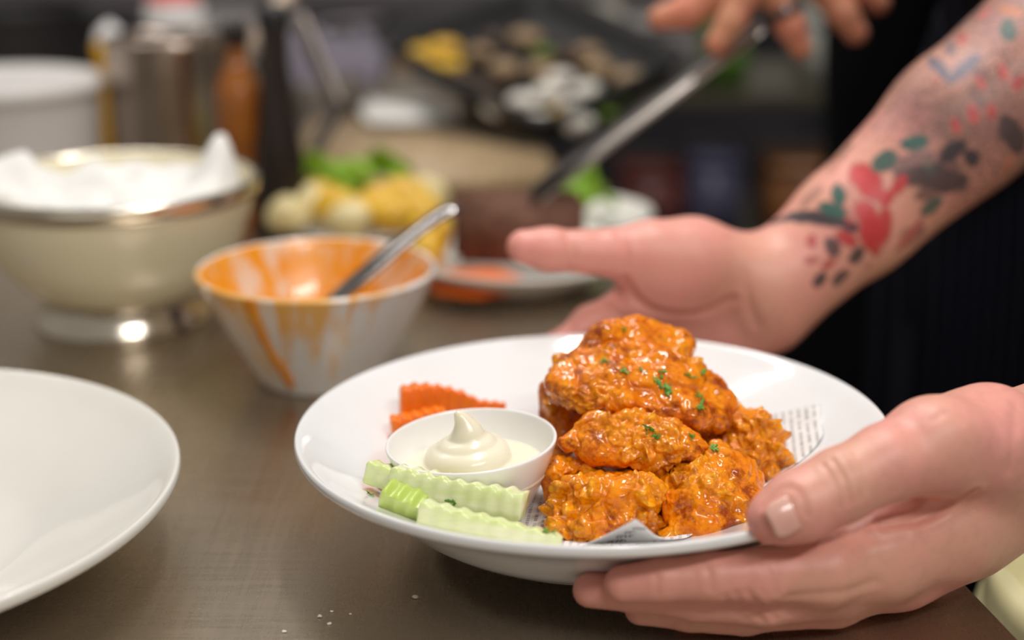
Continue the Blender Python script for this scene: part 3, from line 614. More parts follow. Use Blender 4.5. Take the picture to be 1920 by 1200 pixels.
def lay(mask, c):
    global col, al
    mask = np.clip(mask, 0, 1); col = col * (1 - mask[:, None]) + np.array(c) * mask[:, None]; al = np.maximum(al * 1, mask)
band = sstep(T2, .20, .40) * (1 - .0 * T2)
lay(sstep(T2, .34, .56) * .50 * (1 + .6 * vnoise(V2, .03, 8)), (.10, .085, .09))
lay(sstep(vnoise(V2, .016, 5) + .5 * vnoise(V2, .007, 6), .42, .62) * band * .70, (.035, .045, .055))
RAD = .037
for (t, a, lt, la, rot, c, strength) in INKS:
    if c is ID: lt, la, strength = lt * 1.55, la * 1.6, min(1, strength * 1.25)
    elif c is IR: lt, la = lt * 1.22, la * 1.25
    else: lt, la, strength = lt * 1.25, la * 1.3, min(1, strength * 1.2)
    dt = (T2 - t) * np.linalg.norm(ax_); da = (np.angle(np.exp(1j * (A2 - a)))) * RAD
    u = dt * math.cos(rot) + da * math.sin(rot); v_ = -dt * math.sin(rot) + da * math.cos(rot)
    d = np.sqrt((u / lt) ** 2 + (v_ / la) ** 2) + .22 * vnoise(V2, .006, int(t * 977) % 89); lay((1 - sstep(d, .75, 1.1)) * strength, c)
ink[o2:o2 + len(V2), :3] = col; ink[o2:o2 + len(V2), 3] = np.where(T2 > .05, al, 0) * .95
cattr(body, 'ink', ink); stp = np.zeros(len(VB)); stp[o2:o2 + len(V2)] = sstep(T2, .32, .50) * (.75 + .25 * vnoise(V2, .02, 12)); fattr(body, 'stipple', stp)
pk = np.zeros(len(VB)); pk[o2:o2 + len(V2)] = (1 - sstep(T2, -.22, .03)) * .62
tips = np.min([np.linalg.norm(V1 - aty(a, b, y), axis=1) for a, b, y in ((1452, 972, .55), (1168, 1096, .558), (1106, 1106, .57), (1330, 1084, .558), (1240, 1090, .558))], 0); pk[:len(V1)] = (1 - sstep(tips, .012, .035)) * .45
fattr(body, 'palm', pk)
# thumbnail
def nail(c, axis, nrm, lw, ll, rad, parent, name='thumbnail'):
    axis = axis / np.linalg.norm(axis); nrm = nrm - axis * (nrm @ axis); nrm /= np.linalg.norm(nrm); sd = np.cross(axis, nrm); V, F = [], []; n, m_ = 12, 10
    for i in range(n + 1):
        u = i / n; hw = lw * (1 if u > .35 else math.sqrt(max(0, 1 - ((.35 - u) / .35) ** 2) * .55 + .45)) * (1 if u < .85 else 1 - .35 * ((u - .85) / .15) ** 2)
        for j in range(m_ + 1):
            x = (2 * j / m_ - 1) * hw; V.append(c + axis * (u - .5) * ll + sd * x + nrm * (math.sqrt(max(0, rad ** 2 - x * x)) - rad - .0012 * (2 * u - 1) ** 2))
    for i in range(n):
        for j in range(m_): F.append((i * (m_ + 1) + j, i * (m_ + 1) + j + 1, (i + 1) * (m_ + 1) + j + 1, (i + 1) * (m_ + 1) + j))
    o = mk(name, V, F, NAIL, parent); md = o.modifiers.new('thickness', 'SOLIDIFY'); md.thickness = .0007; md.offset = 0; return o
bpy.context.view_layer.update(); tb = bvh_of([body]); d = Vector(_ray(1480, 966)).normalized(); hit, nr, _, _ = tb.ray_cast(Vector((0, 0, CH)), d)
if hit is not None:
    nl = nail(np.array(hit) + np.array(nr) * .0009, aty(1585, 905, .558) - aty(1452, 972, .55), np.array(nr), .0076, .0165, .0150, body); nl['label'] = 'pale pink thumbnail'
# clothes: a black short-sleeved shirt and a pinstriped apron
f = Field((.20, .78, -.85), (.76, 1.47, .60), .012)
f.cone(ELB_R + (SH_R - ELB_R) * .12, SH_R, .057, .068, .03); f.cone(ELB_L + np.array([.008, .018, .020]), SH_L, .054, .068, .03); f.cone(SH_R, SH_L, .085, .085, .05)
f.ell((.485, 1.12, .18), (.140, .140, .36), None, .06); f.ell((.47, 1.11, -.30), (.15, .16, .38), None, .06)
V, F = f.mesh(); V = relax(V, F, 2); mk('shirt', V, F, SHIRT, person)
f = Field((.20, .85, -.88), (.70, 1.45, .42), .010)
f.ell((.46, 1.095, -.05), (.165, .185, .46), None, .06); f.ell((.44, 1.09, -.50), (.165, .19, .38), None, .06)
V, F = f.mesh(); N = normals(V, F); V = V + N * (np.sin(np.arctan2(V[:, 1] - 1.1, V[:, 0] - .46) * 9) * .006)[:, None]; V = relax(V, F, 2)
mk('apron', V, F, APRON, person)

# ================================================================== sauce bowl beside the plate
m = M('sauce_smeared_melamine', rough=.2)                 # white bowl with orange hot sauce wiped over its rim and run down its side
sp = m.n('ShaderNodeSeparateXYZ', Vector=m.obj()); ang = m.math('ARCTAN2', sp.outputs[1], sp.outputs[0]); hz = sp.outputs[2]
cv = m.n('ShaderNodeCombineXYZ', X=m.math('MULTIPLY', ang, .55), Y=m.math('MULTIPLY', hz, 1.6), Z=0.0).outputs[0]
runs = m.n('ShaderNodeTexNoise', Vector=cv, Scale=13.0, Detail=4.0, Roughness=.6).outputs[0]
blot = m.noise(26, None, 4)
ring_ = m.ramp(hz, [(.0, 0.), (.035, .10), (.062, .30), (.0775, .50)])
front = m.math('MULTIPLY', m.ramp(m.math('ADD', m.math('MULTIPLY', m.math('COSINE', m.math('ADD', ang, 1.95)), .5), .5), [(.55, 0.), (.98, .20)]), 1.0)
fac = m.math('ADD', m.math('ADD', m.math('MULTIPLY', runs, .62), m.math('MULTIPLY', blot, .30)), m.math('ADD', m.math('MULTIPLY', ring_, .32), front))
orange = m.mix(m.noise(40), (.82, .33, .010), (.88, .48, .06))
m.set('color', m.mix(m.ramp(fac, [(.66, 0.), (.80, .9)]), (.80, .785, .76), orange)); SAUCEB = m.m
m = M('sauce_coated_inside', rough=.25, coat=.3)
m.set('color', m.mix(m.ramp(m.noise(34, m.mapped((1, 1, .5)), 5, .6), [(.36, .10), (.50, 1.)]), (.80, .70, .60), m.mix(m.noise(45), (.78, .24, .003), (.88, .42, .02)))); SAUCEI = m.m
m = M('hot_sauce', rough=.25, coat=.3); m.set('color', m.ramp(m.noise(50), [(.3, (.74, .22, .003)), (.7, (.84, .34, .01))])); SAUCE = m.m
BC = np.array([-.1306, .929, 0])
sb = tag(empty('sauce_bowl', BC), 'white bowl smeared with orange hot sauce, a drip running down its side', 'bowl')
bp_in = bp = [(0, .006), (.030, .006), (.040, .012), (.055, .032), (.066, .053), (.0745, .0735), (.0770, .0775), (.0790, .0780), (.0802, .0765), (.0795, .074), (.0705, .0545), (.059, .0335), (.046, .010), (.0415, .0015), (.039, 0), (.036, 0), (.034, .003), (0, .003)]
prf = spl(np.array(bp), 4); V, F = lathe(prf, BC, 96); bw = mk('bowl', V, F, SAUCEB, sb); bw.data.materials.append(SAUCEI); m_ = len(prf) - 1
bw.data.polygons.foreach_set('material_index', [1 if (i % m_) < 24 else 0 for i in range(len(bw.data.polygons))])
V, F = lathe(spl(np.array([(0, .030), (.03, .030), (.052, .0305), (.056, .034)]), 4), BC, 64); mk('sauce', V, F, SAUCE, sb)
dv = spl([BC + np.array([math.cos(a) * r, math.sin(a) * r, z]) for a, r, z in ((-2.00, .0792, .0770), (-1.98, .0770, .066), (-1.99, .0690, .050), (-1.96, .0610, .035), (-1.90, .0520, .019), (-1.86, .0470, .008))], 6)
V, F = tube(dv, np.interp(np.linspace(0, 1, len(dv)), [0, .15, .5, .85, 1], [.0055, .0042, .0032, .0040, .0025]), 10, .35, (.4, .9, .1)); mk('sauce_drip', V, F, SAUCE, sb)
# the spoon standing in it
sp_ = tag(empty('spoon', (-.154, .882, .034)), 'steel spoon standing in the sauce-smeared bowl', 'spoon')
a_, b_ = aty(645, 548, .898), aty(858, 382, .935); low = a_ - (b_ - a_) * .30
hp = spl([low, a_, a_ + (b_ - a_) * .5 + np.array([0, 0, .003]), a_ + (b_ - a_) * .85 + np.array([0, 0, .002]), b_ + np.array([0, 0, -.003])], 6)
V, F = tube(hp, np.interp(np.linspace(0, 1, len(hp)), [0, .3, .6, .9, 1], [.0070, .0105, .0088, .0105, .0070]), 14, .40); mk('handle', V, F, plain('dark_spoon_steel', (.40, .38, .37), .14, .2, 20, metal=1.0), sp_)
hc_ = np.array([-.142, .905, .036]); f = Field(hc_ - .03, hc_ + .03, .0012); f.cone(low, hc_, .004, .005, .004); f.ell(hc_, (.021, .014, .006), np.array(Euler((0, -.3, .4)).to_matrix()), .002); f.ell(hc_ + np.array([0, 0, .004]), (.019, .012, .005), np.array(Euler((0, -.3, .4)).to_matrix()), .001, True)
V, F = f.mesh(); mk('spoon_head', V, F, STEEL, sp_)

# ================================================================== steel mixing bowl with crumpled white paper
SBC = np.array([-.300, 1.062, 0])
mb = tag(empty('mixing_bowl', SBC), 'cream mixing bowl with steel rim and foot, heaped with white paper on the left', 'bowl')
mp_ = [(0, .020), (.040, .021), (.064, .026), (.086, .045), (.098, .068), (.1025, .0885), (.1045, .0900), (.1065, .0890), (.1062, .0870), (.1045, .0840), (.1000, .0660), (.0880, .0425), (.072, .026), (.062, .0205), (.059, .017), (.061, .010), (.0655, .003), (.0650, 0), (.062, 0), (.056, .010), (.052, .016), (0, .017)]
ENAM = plain('cream_enamel', (.88, .80, .56), .22, .05, 9, coat=.4)
mq = spl(np.array(mp_) * np.array([1, 1.22]), 4); V, F = lathe(mq[:53], SBC, 96); mk('bowl', V, F, ENAM, mb)
V, F = lathe(mq[52:], SBC, 96); mk('foot', V, F, STEEL, mb)
V, F = lathe([(.1020, .1085), (.1045, .1108), (.1080, .1112), (.1092, .1080), (.1082, .1000), (.1055, .0975)], SBC, 96); mk('rolled_rim', V, F, STEEL, mb)
PAPERW = plain('white_kitchen_paper', (.84, .83, .80), .8, .04, 30)
def crumple(name, c, R, seed, mat, label, cat, peaks, base, amp):
    V, F = [], []; n, m_ = 72, 26
    for i in range(m_ + 1):
        for j in range(n):
            a = 2 * math.pi * j / n; r = R * i / m_; V.append((r * math.cos(a), r * math.sin(a), 0))
    V = np.array(V); z = base + amp * (1 - np.abs(vnoise(V, .045, seed))) * 1.0 + amp * .45 * np.abs(vnoise(V, .02, seed + 1))
    rr_ = np.hypot(V[:, 0], V[:, 1]) / R; z -= .022 * sstep(rr_, .88, 1.0)
    for (pa, pr, h_, wd) in peaks:
        d = np.hypot(V[:, 0] - pr * math.cos(pa), V[:, 1] - pr * math.sin(pa)); z += h_ * np.exp(-(d / wd) ** 2)
    V[:, 2] = z; V += c
    for i in range(m_):
        for j in range(n): k_ = (j + 1) % n; F.append((i * n + j, (i + 1) * n + j, (i + 1) * n + k_, i * n + k_))
    o = mk(name, V, F, mat); md = o.modifiers.new('thickness', 'SOLIDIFY'); md.thickness = .0008; return tag(o, label, cat)
crumple('kitchen_paper', SBC, .097, 9, PAPERW, 'crumpled white kitchen paper heaped in the steel mixing bowl', 'paper', [(-2.9, .085, .032, .040), (.05, .085, .030, .018), (-1.7, .03, .010, .03), (0.2, .06, .012, .03)], .088, .018)

# ================================================================== things further back on the worktop, left
def simple(name, label, cat, prof, c, mat, n=48, group=None):
    V, F = lathe(spl(np.array(prof), 3), c, n); return tag(mk(name, V, F, mat), label, cat, group)
pc = np.array([-.355, 1.50, 0])
pot = tag(empty('steel_pot', pc), 'tall brownish steel pot standing behind the mixing bowl', 'pot')
V, F = lathe(spl(np.array([(0, .004), (.055, .004), (.059, .008), (.060, .08), (.060, .160), (.0625, .163), (.0645, .162), (.0635, .158), (.0625, .080), (.0622, .006), (.058, 0), (0, 0)]), 3), pc, 64); BRST = plain('brownish_steel', (.42, .35, .30), .24, .15, 10, metal=1.0); mk('pot_body', V, F, BRST, pot)
V, F = tube(spl([pc + np.array(q) for q in ((.062, -.01, .135), (.088, -.012, .130), (.090, -.012, .085), (.062, -.01, .075))], 6), .004, 8); mk('handle', V, F, STEEL, pot)
tubc = np.array([-.520, 1.47, 0]); WPL = plain('greyish_white_plastic', (.60, .57, .54), .45, .05, 8)
tb_ = tag(empty('plastic_tub', tubc), 'greyish white round tub at the left edge behind the mixing bowl', 'tub')
V, F = lathe(spl(np.array([(0, .003), (.078, .003), (.084, .012), (.094, .120), (.097, .122), (.099, .119), (.097, .115), (.089, .012), (.082, 0), (0, 0)]), 3), tubc, 64); mk('tub_body', V, F, WPL, tb_)
V, F = lathe(spl(np.array([(0, .124), (.08, .124), (.098, .126), (.1015, .123), (.1010, .116), (.099, .115)]), 3), tubc, 64); mk('lid', V, F, plain('white_lid', (.72, .70, .68), .4, .04, 8), tb_)
AMB = plain('amber_sauce_bottle', (.30, .095, .012), .18, .3, 18, coat=.5); DKP = plain('dark_brown_plastic', (.016, .010, .008), .3, .3, 20)
bt = np.array([-.258, 1.36, 0]); bo = tag(empty('sauce_bottle', bt), 'amber brown sauce bottle between the steel pot and the dark bottle', 'bottle')
V, F = lathe(spl(np.array([(0, .002), (.020, .001), (.0225, .006), (.0225, .120), (.019, .140), (.011, .158), (.010, .175)]), 3), bt, 32); mk('bottle_body', V, F, AMB, bo)
V, F = lathe([(.0001, .196), (.011, .195), (.0125, .190), (.0125, .174), (.010, .172)], bt, 32); mk('cap', V, F, DKP, bo)
bt = np.array([-.218, 1.335, 0]); bo = tag(empty('sauce_bottle', bt), 'dark brown bottle right of the amber bottle', 'bottle')
V, F = lathe(spl(np.array([(0, .002), (.022, .001), (.0245, .006), (.0235, .060), (.0170, .110), (.0130, .150), (.0125, .190)]), 3), bt, 32); mk('bottle_body', V, F, DKP, bo)
V, F = lathe([(.0001, .213), (.012, .212), (.0145, .206), (.0145, .190), (.0125, .188)], bt, 32); mk('cap', V, F, plain('black_cap', (.012, .012, .014), .35, .2), bo)
def squeeze(px, Y, zt, r, body, cap, label):
    p = aty(px, 60, Y); c = np.array([p[0], Y, 0]); o = tag(empty('squeeze_bottle', c), label, 'bottle')
    V, F = lathe(spl(np.array([(0, .001), (r * .95, .001), (r, .008), (r, zt * .78), (r * .8, zt * .86), (r * .55, zt * .88)]), 3), c, 32); mk('bottle_body', V, F, body, o)
    V, F = lathe(spl(np.array([(r * .85, zt * .83), (r * .9, zt * .87), (r * .72, zt * .93), (r * .45, zt * .96), (r * .22, zt * .985), (0.0001, zt)]), 3), c, 32); mk('cap', V, F, cap, o)
REDP = plain('red_plastic', (.60, .035, .015), .35); YELP = plain('yellow_mustard_plastic', (.80, .42, .015), .35); WHP = plain('white_plastic', (.76, .75, .74), .4, .05)
squeeze(330, 1.80, .200, .036, WHP, REDP, 'white bottle with a red cap behind the steel pot')
squeeze(205, 1.66, .165, .020, YELP, WHP, 'yellow mustard bottle with white top left of the steel pot')
# a dark utensil crock with tongs and a spatula
uc = np.array([-.300, 1.62, 0]); simple('utensil_crock', 'dark crock holding a spatula and tongs behind the bottles', 'crock', [(0, .004), (.042, .004), (.046, .01), (.048, .125), (.051, .128), (.053, .126), (.0505, .12), (.049, .008), (.045, 0), (0, 0)], uc, DKP)
sw = tag(empty('spatula', uc + np.array([0, 0, .005])), 'pale wooden spatula handle leaning in the dark crock', 'spatula')
WOODP = plain('pale_wood', (.66, .52, .40), .55, .12, 30)
V, F = tube([uc + np.array([-.02, -.01, .01]), aty(472, 85, 1.61), aty(545, -20, 1.60)], [.008, .0085, .009], 10); mk('handle', V, F, WOODP, sw)
tg = tag(empty('tongs', np.array([-.205, 1.50, 0])), 'steel tongs standing bent in front of the dark crock', 'tongs')
V, F = tube(spl([aty(560, 30, 1.52), aty(600, 120, 1.50), aty(637, 205, 1.48)], 5), .0085, 10, .35, (0, 1, 0)); mk('tong_arm', V, F, plain('tarnished_steel', (.20, .17, .15), .35, .2, 20, metal=.8), tg)
V, F = tube(spl([aty(637, 205, 1.48), aty(598, 270, 1.46), np.array([aty(548, 345, 1.44)[0], 1.44, .004])], 5), .0065, 10, .35, (0, 1, 0)); mk('tong_arm', V, F, DKP, tg)
# clutter at the far end
DARK = plain('blackened_pan', (.006, .005, .006), .6, .3, 20); LILAC = plain('lilac_grey_cloth', (.20, .18, .22), .85, .2, 12); GREYS = plain('grey_enamel', (.26, .24, .24), .4, .15, 10)
def pan(name, label, c, r, h_, mat):
    o = tag(empty(name, c), label, 'pan'); c = np.array(c)
    V, F = lathe(spl(np.array([(0, .004), (r * .92, .004), (r * .97, .012), (r, h_), (r * 1.03, h_ + .002), (r * 1.04, h_ - .002), (r * 1.02, h_ - .006), (r * .99, .008), (r * .93, 0), (0, 0)]), 3), c, 48); mk('pan_body', V, F, mat, o)
    V, F = tube([c + np.array([r, 0, h_ * .8]), c + np.array([r * 1.5, -.01, h_ * .95]), c + np.array([r * 2.1, -.015, h_])], [.010, .009, .011], 10, .5); mk('handle', V, F, mat, o)
pan('saucepan', 'black saucepan at the far left end of the worktop', (-.74, 2.15, 0), .11, .13, DARK)
pan('saucepan', 'grey saucepan behind the red-capped bottle', (-.46, 2.32, 0), .12, .10, GREYS)
crumple('cloth', np.array([-.29, 2.14, 0]), .11, 21, LILAC, 'lilac grey cloth heaped behind the tongs', 'cloth', [(1.0, .03, .05, .06)], .022, .05)
V, F = box((-.83, 1.86, .09), (.05, .10, .18), .2, .006); tag(mk('box_grater', V, F, SATIN), 'upright steel grater at the far left edge', 'grater')

# ================================================================== board, towel, dishes in the middle distance
WOOD = M('tan_wood', rough=.5); fz = WOOD.noise(22, WOOD.mapped((8, 1, 1)), 5); WOOD.set('color', WOOD.ramp(fz, [(.3, (.34, .23, .12)), (.7, (.50, .37, .22))])); WOOD = WOOD.m
V, F = box((-.105, 1.665, .0125), (.285, .36, .025), .08, .006, 3); tag(mk('cutting_board', V, F, WOOD), 'tan wooden cutting board in front of the black tray', 'board')
V, F = box((-.135, 1.80, .036), (.105, .12, .022), .2, .009, 3); V[:, 2] += .003 * vnoise(V, .03, 3); tag(mk('towel', V, F, PAPERW), 'folded white towel on the cutting board', 'towel')
def dish(name, label, c, R, mat=PORC2, zs=1.0):
    V, F = lathe(np.array(PROFS) * np.array([R / .15, R / .15 * zs]), (c[0], c[1], c[2]), 96); V[:, 2] += c[2] - V[:, 2].min(); return tag(mk(name, V, F, mat), label, 'plate')
dish('side_plate', 'white plate with brown bread and orange sauce behind the sauce bowl', (.004, 1.158, 0), .098, PORC2, 1.15)
dish('side_plate', 'white plate at the far edge of the worktop behind the thumb', (.056, 1.335, 0), .078, PORC2, 1.0)
dish('side_plate', 'white plate of yellow potato chunks with a green leaf', (-.142, 1.350, 0), .082, PORC2, .45)
BREAD = M('dark_brown_bread', rough=.8); BREAD.set('color', BREAD.ramp(BREAD.noise(110, None, 5), [(.3, (.085, .034, .018)), (.7, (.20, .09, .055))])); BREAD.bump(BREAD.noise(160), .6, .003); BREAD = BREAD.m
def chunk(name, label, cat, c, r, mat, seed, group=None, R=None, amp=.15):
    f = Field(np.array(c) - max(r) * 1.15, np.array(c) + max(r) * 1.15, max(r) / 11); f.ell(c, r, R, 0); V, F = f.mesh(); V = relax(V, F, 1); N = normals(V, F)
    V = V + N * (vnoise(V, max(r) * .8, seed) * amp * min(r))[:, None]; return tag(mk(name, V, F, mat), label, cat, group)
V, F = box((.006, 1.165, .046), (.108, .030, .062), 0, .006, 3, Euler((-.25, 0, -.12)).to_matrix()); V = V + .0012 * np.stack([vnoise(V, .008, q) for q in (4, 5, 6)], 1); tag(mk('bread_slice', V, F, BREAD), 'thick dark brown bread slice propped up on the white plate', 'bread')
chunk('bread_crust', 'golden brown chunk on top of the dark bread slice', 'bread', aty(905, 400, 1.185), (.019, .014, .012), plain('golden_crust', (.46, .24, .07), .6, .3, 60), 5)
V, F = lathe(spl(np.array([(0, .010), (.02, .009), (.034, .005), (.040, 0)]), 3), (-.028, 1.118, .010), 40); V[:, 2] += .002 * vnoise(V, .012, 3); tag(mk('orange_sauce', V, F, plain('orange_puree', (.78, .14, .006), .35)), 'pool of orange sauce in front of the brown bread', 'sauce')
YEL = M('roast_potato', rough=.4, sss=.2); YEL.set('color', YEL.ramp(YEL.noise(70, None, 4), [(.3, (.62, .33, .015)), (.65, (.80, .52, .045)), (.8, (.85, .70, .30))])); YEL = YEL.m
PLE = plain('pale_potato', (.78, .66, .34), .4, .12, 40)
yp = [(540, 440, 1.30, .020, 1), (585, 425, 1.33, .022, 1), (630, 410, 1.32, .022, 0), (675, 415, 1.30, .020, 0), (715, 405, 1.33, .022, 0), (760, 400, 1.35, .024, 0), (800, 395, 1.37, .022, 1), (655, 440, 1.28, .020, 1), (735, 435, 1.29, .020, 0), (790, 440, 1.30, .021, 0), (808, 466, 1.235, .021, 0), (600, 400, 1.37, .02, 0)]
for k, (a, b, y, r, pale) in enumerate(yp):
    p = aty(a, b, y); ordl = ('leftmost pale', 'second from left pale', 'third from left yellow', 'fourth from left yellow', 'middle back yellow', 'tall back yellow', 'back right pale', 'front pale', 'front middle yellow', 'front right yellow', 'rightmost front yellow', 'back left yellow')[k]
    chunk('potato_chunk', ordl + ' potato chunk on the plate behind the sauce bowl', 'potato', (p[0], y, max(p[2] - .012, r * .9 + .008)), (r, r * .8, r * .85), PLE if pale else YEL, 40 + k, 'potato chunks behind the sauce bowl')
for k, (a, b, y, r) in enumerate(((800, 474, 1.135, .019), (812, 440, 1.175, .021))):
    p = aty(a, b, y); chunk('potato_chunk', ('front' if k == 0 else 'back') + ' yellow potato chunk left of the brown bread on its plate', 'potato', (p[0], y, max(p[2], r + .008)), (r * .8, r * .8, r * .95), YEL, 140 + k, 'potato chunks beside the bread')
LEAFM = M('lettuce_green', rough=.45); LEAFM.set('color', LEAFM.ramp(LEAFM.noise(40), [(.3, (.16, .34, .02)), (.7, (.34, .50, .03))])); LEAFM = LEAFM.m
def leaf(label, c, L, W, rz, seed, tilt=.3):
    n, m_ = 24, 12; V, F = [], []
    for i in range(n + 1):
        for j in range(m_ + 1):
            u, v_ = i / n, 2 * j / m_ - 1; wd = W * math.sin(math.pi * min(1, u * .92 + .06)) ** .6; V.append((L * (u - .5), wd * v_, .25 * W * v_ * v_ + .02 * math.sin(9 * u + seed) * abs(v_) + .006 * math.sin(23 * u + 3 * v_ + seed)))
    for i in range(n):
        for j in range(m_): F.append((i * (m_ + 1) + j, i * (m_ + 1) + j + 1, (i + 1) * (m_ + 1) + j + 1, (i + 1) * (m_ + 1) + j))
    R = np.array(Euler((tilt, 0, rz)).to_matrix()); V = np.array(V) @ R.T + np.array(c); o = mk('lettuce_leaf', V, F, LEAFM); md = o.modifiers.new('thickness', 'SOLIDIFY'); md.thickness = .0008; tag(o, label, 'lettuce')
leaf('long green lettuce leaf behind the yellow potato chunks', (-.155, 1.405, .044), .115, .017, .05, 1, 1.0)
leaf('green lettuce leaf on the far white plate beside the tongs', (.065, 1.345, .030), .075, .022, .3, 2, .4)

# ================================================================== black roasting tray with food, propped at a slant
TB = aty(1012, 287, 1.60); tn = np.array([0, -math.sin(math.radians(20)), math.cos(math.radians(20))])
def on_tray(px, py, h_=0.):
    d = _ray(px, py); o_ = np.array([0, 0, CH]); return o_ + d * (((TB + tn * h_ - o_) @ tn) / (d @ tn))
crn = [on_tray(1012, 287), on_tray(1300, 150), on_tray(1010, 8), on_tray(690, 112)]
cen = sum(crn) / 4
tray = tag(empty('roasting_tray', (cen[0], cen[1], .0)), 'black roasting tray of food tilted up behind the cutting board', 'tray')
def ringpts(scale, h_, n=8):
    pts = []
    for i in range(4):
        p0, p1, p2 = crn[i - 1], crn[i], crn[(i + 1) % 4]
        for k in range(n + 1):
            t = k / n; a_ = p1 + (p0 - p1) * .10; b_ = p1 + (p2 - p1) * .10; q = (1 - t) ** 2 * a_ + 2 * t * (1 - t) * p1 + t * t * b_; pts.append(cen + (q - cen) * scale + tn * h_)
    return pts
R_ = [ringpts(.0001, .004), ringpts(.82, .004), ringpts(.85, .008), ringpts(.91, .034), ringpts(1.0, .036), ringpts(1.005, .032), ringpts(.95, .026), ringpts(.90, .002), ringpts(.87, -.001), ringpts(.0001, -.001)]
V = np.vstack(R_); n_ = len(R_[0]); F = [(i * n_ + k, i * n_ + (k + 1) % n_, (i + 1) * n_ + (k + 1) % n_, (i + 1) * n_ + k) for i in range(len(R_) - 1) for k in range(n_)]
mk('tray_body', V, F, DARK, tray)
V, F = box((cen[0], cen[1] + .11, .035), (.20, .12, .07), .1, .01, 3); tag(mk('steel_container', V, F, SATIN), 'low steel container propping up the black tray', 'container')
FOIL = M('crinkled_foil', metal=1., rough=.25); FOIL.set('color', (.86, .84, .84)); FOIL.bump(FOIL.noise(60, None, 4), .8, .01); FOIL = FOIL.m
MUSH = plain('roast_mushroom', (.36, .24, .13), .5, .3, 40); BRN = plain('dark_roast', (.07, .038, .022), .4, .4, 40); CREAM = plain('creamy_garlic', (.78, .74, .66), .3, .06, 40); LIME = plain('green_herb', (.12, .20, .02), .5, .3, 60)
fd = [(790, 105, 24, YEL, 'yellow'), (835, 90, 26, YEL, 'yellow'), (820, 125, 22, YEL, 'yellow'), (900, 100, 20, MUSH, 'brown'), (985, 72, 24, MUSH, 'tan'), (945, 130, 24, MUSH, 'tan'), (870, 150, 24, BRN, 'dark'), (910, 175, 26, BRN, 'dark'), (930, 205, 22, CREAM, 'creamy'), (980, 190, 24, CREAM, 'creamy'), (1030, 175, 24, CREAM, 'creamy'), (1075, 200, 22, CREAM, 'creamy'), (1100, 170, 22, CREAM, 'creamy'), (1010, 225, 22, CREAM, 'creamy'), (1085, 232, 22, CREAM, 'creamy'), (1050, 215, 16, YEL, 'yellow'), (1060, 110, 26, BRN, 'dark'), (1120, 130, 24, MUSH, 'tan'), (1150, 185, 18, LIME, 'green'), (1140, 215, 15, LIME, 'green'), (1180, 150, 24, MUSH, 'brown'), (760, 118, 20, MUSH, 'brown'), (850, 122, 18, YEL, 'yellow'), (925, 75, 20, BRN, 'dark'), (1010, 130, 22, MUSH, 'tan'), (1050, 148, 22, CREAM, 'creamy'), (960, 222, 20, BRN, 'dark'), (1100, 100, 22, MUSH, 'brown'), (1020, 100, 18, LIME, 'green')]
ords = ('first', 'second', 'third', 'fourth', 'fifth', 'sixth', 'seventh', 'eighth', 'ninth', 'tenth')
for k, (a, b, r, mt, nm) in enumerate(fd):
    r *= .00080; p = on_tray(a, b, .004 + r * .55); same = sorted(q[0] for q in fd if q[4] == nm); od = ords[same.index(a)]
    chunk('roast_piece', f'{nm} roast piece, {od} from left of the {nm} ones in the black tray', 'roast food', p, (r, r * .85, r * .62), mt, 60 + k, 'roast pieces in the black tray', None, .25)

# ================================================================== second cook: hand with tongs over the table
cook = tag(empty('person', (.52, 1.68, FLOOR_Z)), 'second cook in black at the back, hand holding long tongs', 'person')
f = Field((.10, 1.05, .14), (.42, 1.50, .46), .0028)
for ch in ([(1345, 82, 1.135, 8.2), (1372, 40, 1.138, 9.2), (1402, -15, 1.142, 10.2), (1440, -85, 1.155, 13)], [(1502, 92, 1.150, 7.6), (1482, 50, 1.150, 9.2), (1455, -10, 1.152, 10.5), (1450, -90, 1.160, 14)],
           [(1606, 62, 1.160, 8), (1580, 25, 1.160, 9.5), (1535, -30, 1.162, 11), (1490, -95, 1.165, 14)], [(1648, 6, 1.175, 7.8), (1610, -25, 1.175, 9), (1560, -70, 1.175, 11), (1510, -110, 1.172, 14)],
           [(1238, 34, 1.165, 8.5), (1290, 22, 1.165, 11), (1345, -15, 1.165, 13), (1420, -85, 1.168, 17)]): f.chain(seg(ch)[0], [q * 1.22 for q in seg(ch)[1]], .006)
hc = aty(1470, -110, 1.168); e2_ = np.array([.40, 1.45, .43]); f.cone(aty(1450, -90, 1.162), hc, .018, .022, .012); f.cone(hc, hc + (e2_ - hc) * .3, .026, .028, .012); f.cone(hc + (e2_ - hc) * .3, e2_, .028, .042, .012)
VA, FA = f.mesh(); VA = relax(VA, FA, 2)
f = Field((.25, 1.35, -.4), (.80, 2.0, .72), .014); f.cone(e2_, (.46, 1.56, .50), .042, .06, .03); f.cone((.46, 1.56, .50), (.58, 1.80, .50), .07, .07, .04); f.ell((.52, 1.68, .20), (.12, .15, .34), None, .05); f.cone((.52, 1.68, .48), (.52, 1.68, .64), .06, .055, .03)
VT, FT = f.mesh(); cb = mk('body', *join((VA, FA), (VT, FT)), SKIN2, cook)
f = Field((.22, 1.32, -.88), (.84, 2.05, .62), .014)
f.cone(e2_ + np.array([.005, .01, .008]), (.46, 1.56, .50), .053, .075, .03); f.cone((.46, 1.56, .50), (.58, 1.80, .50), .085, .085, .04); f.ell((.51, 1.67, .18), (.15, .19, .40), None, .05); f.ell((.50, 1.66, -.40), (.19, .23, .46), None, .06)
V, F = f.mesh(); V = relax(V, F, 2); mk('jacket', V, F, SHIRT, cook)
V, F = tube([aty(1508, 14, 1.1505), aty(1480, 26, 1.1495)], [.0095, .0095], 16); rg = aty(1468, 22, 1.151)
V, F = [], []
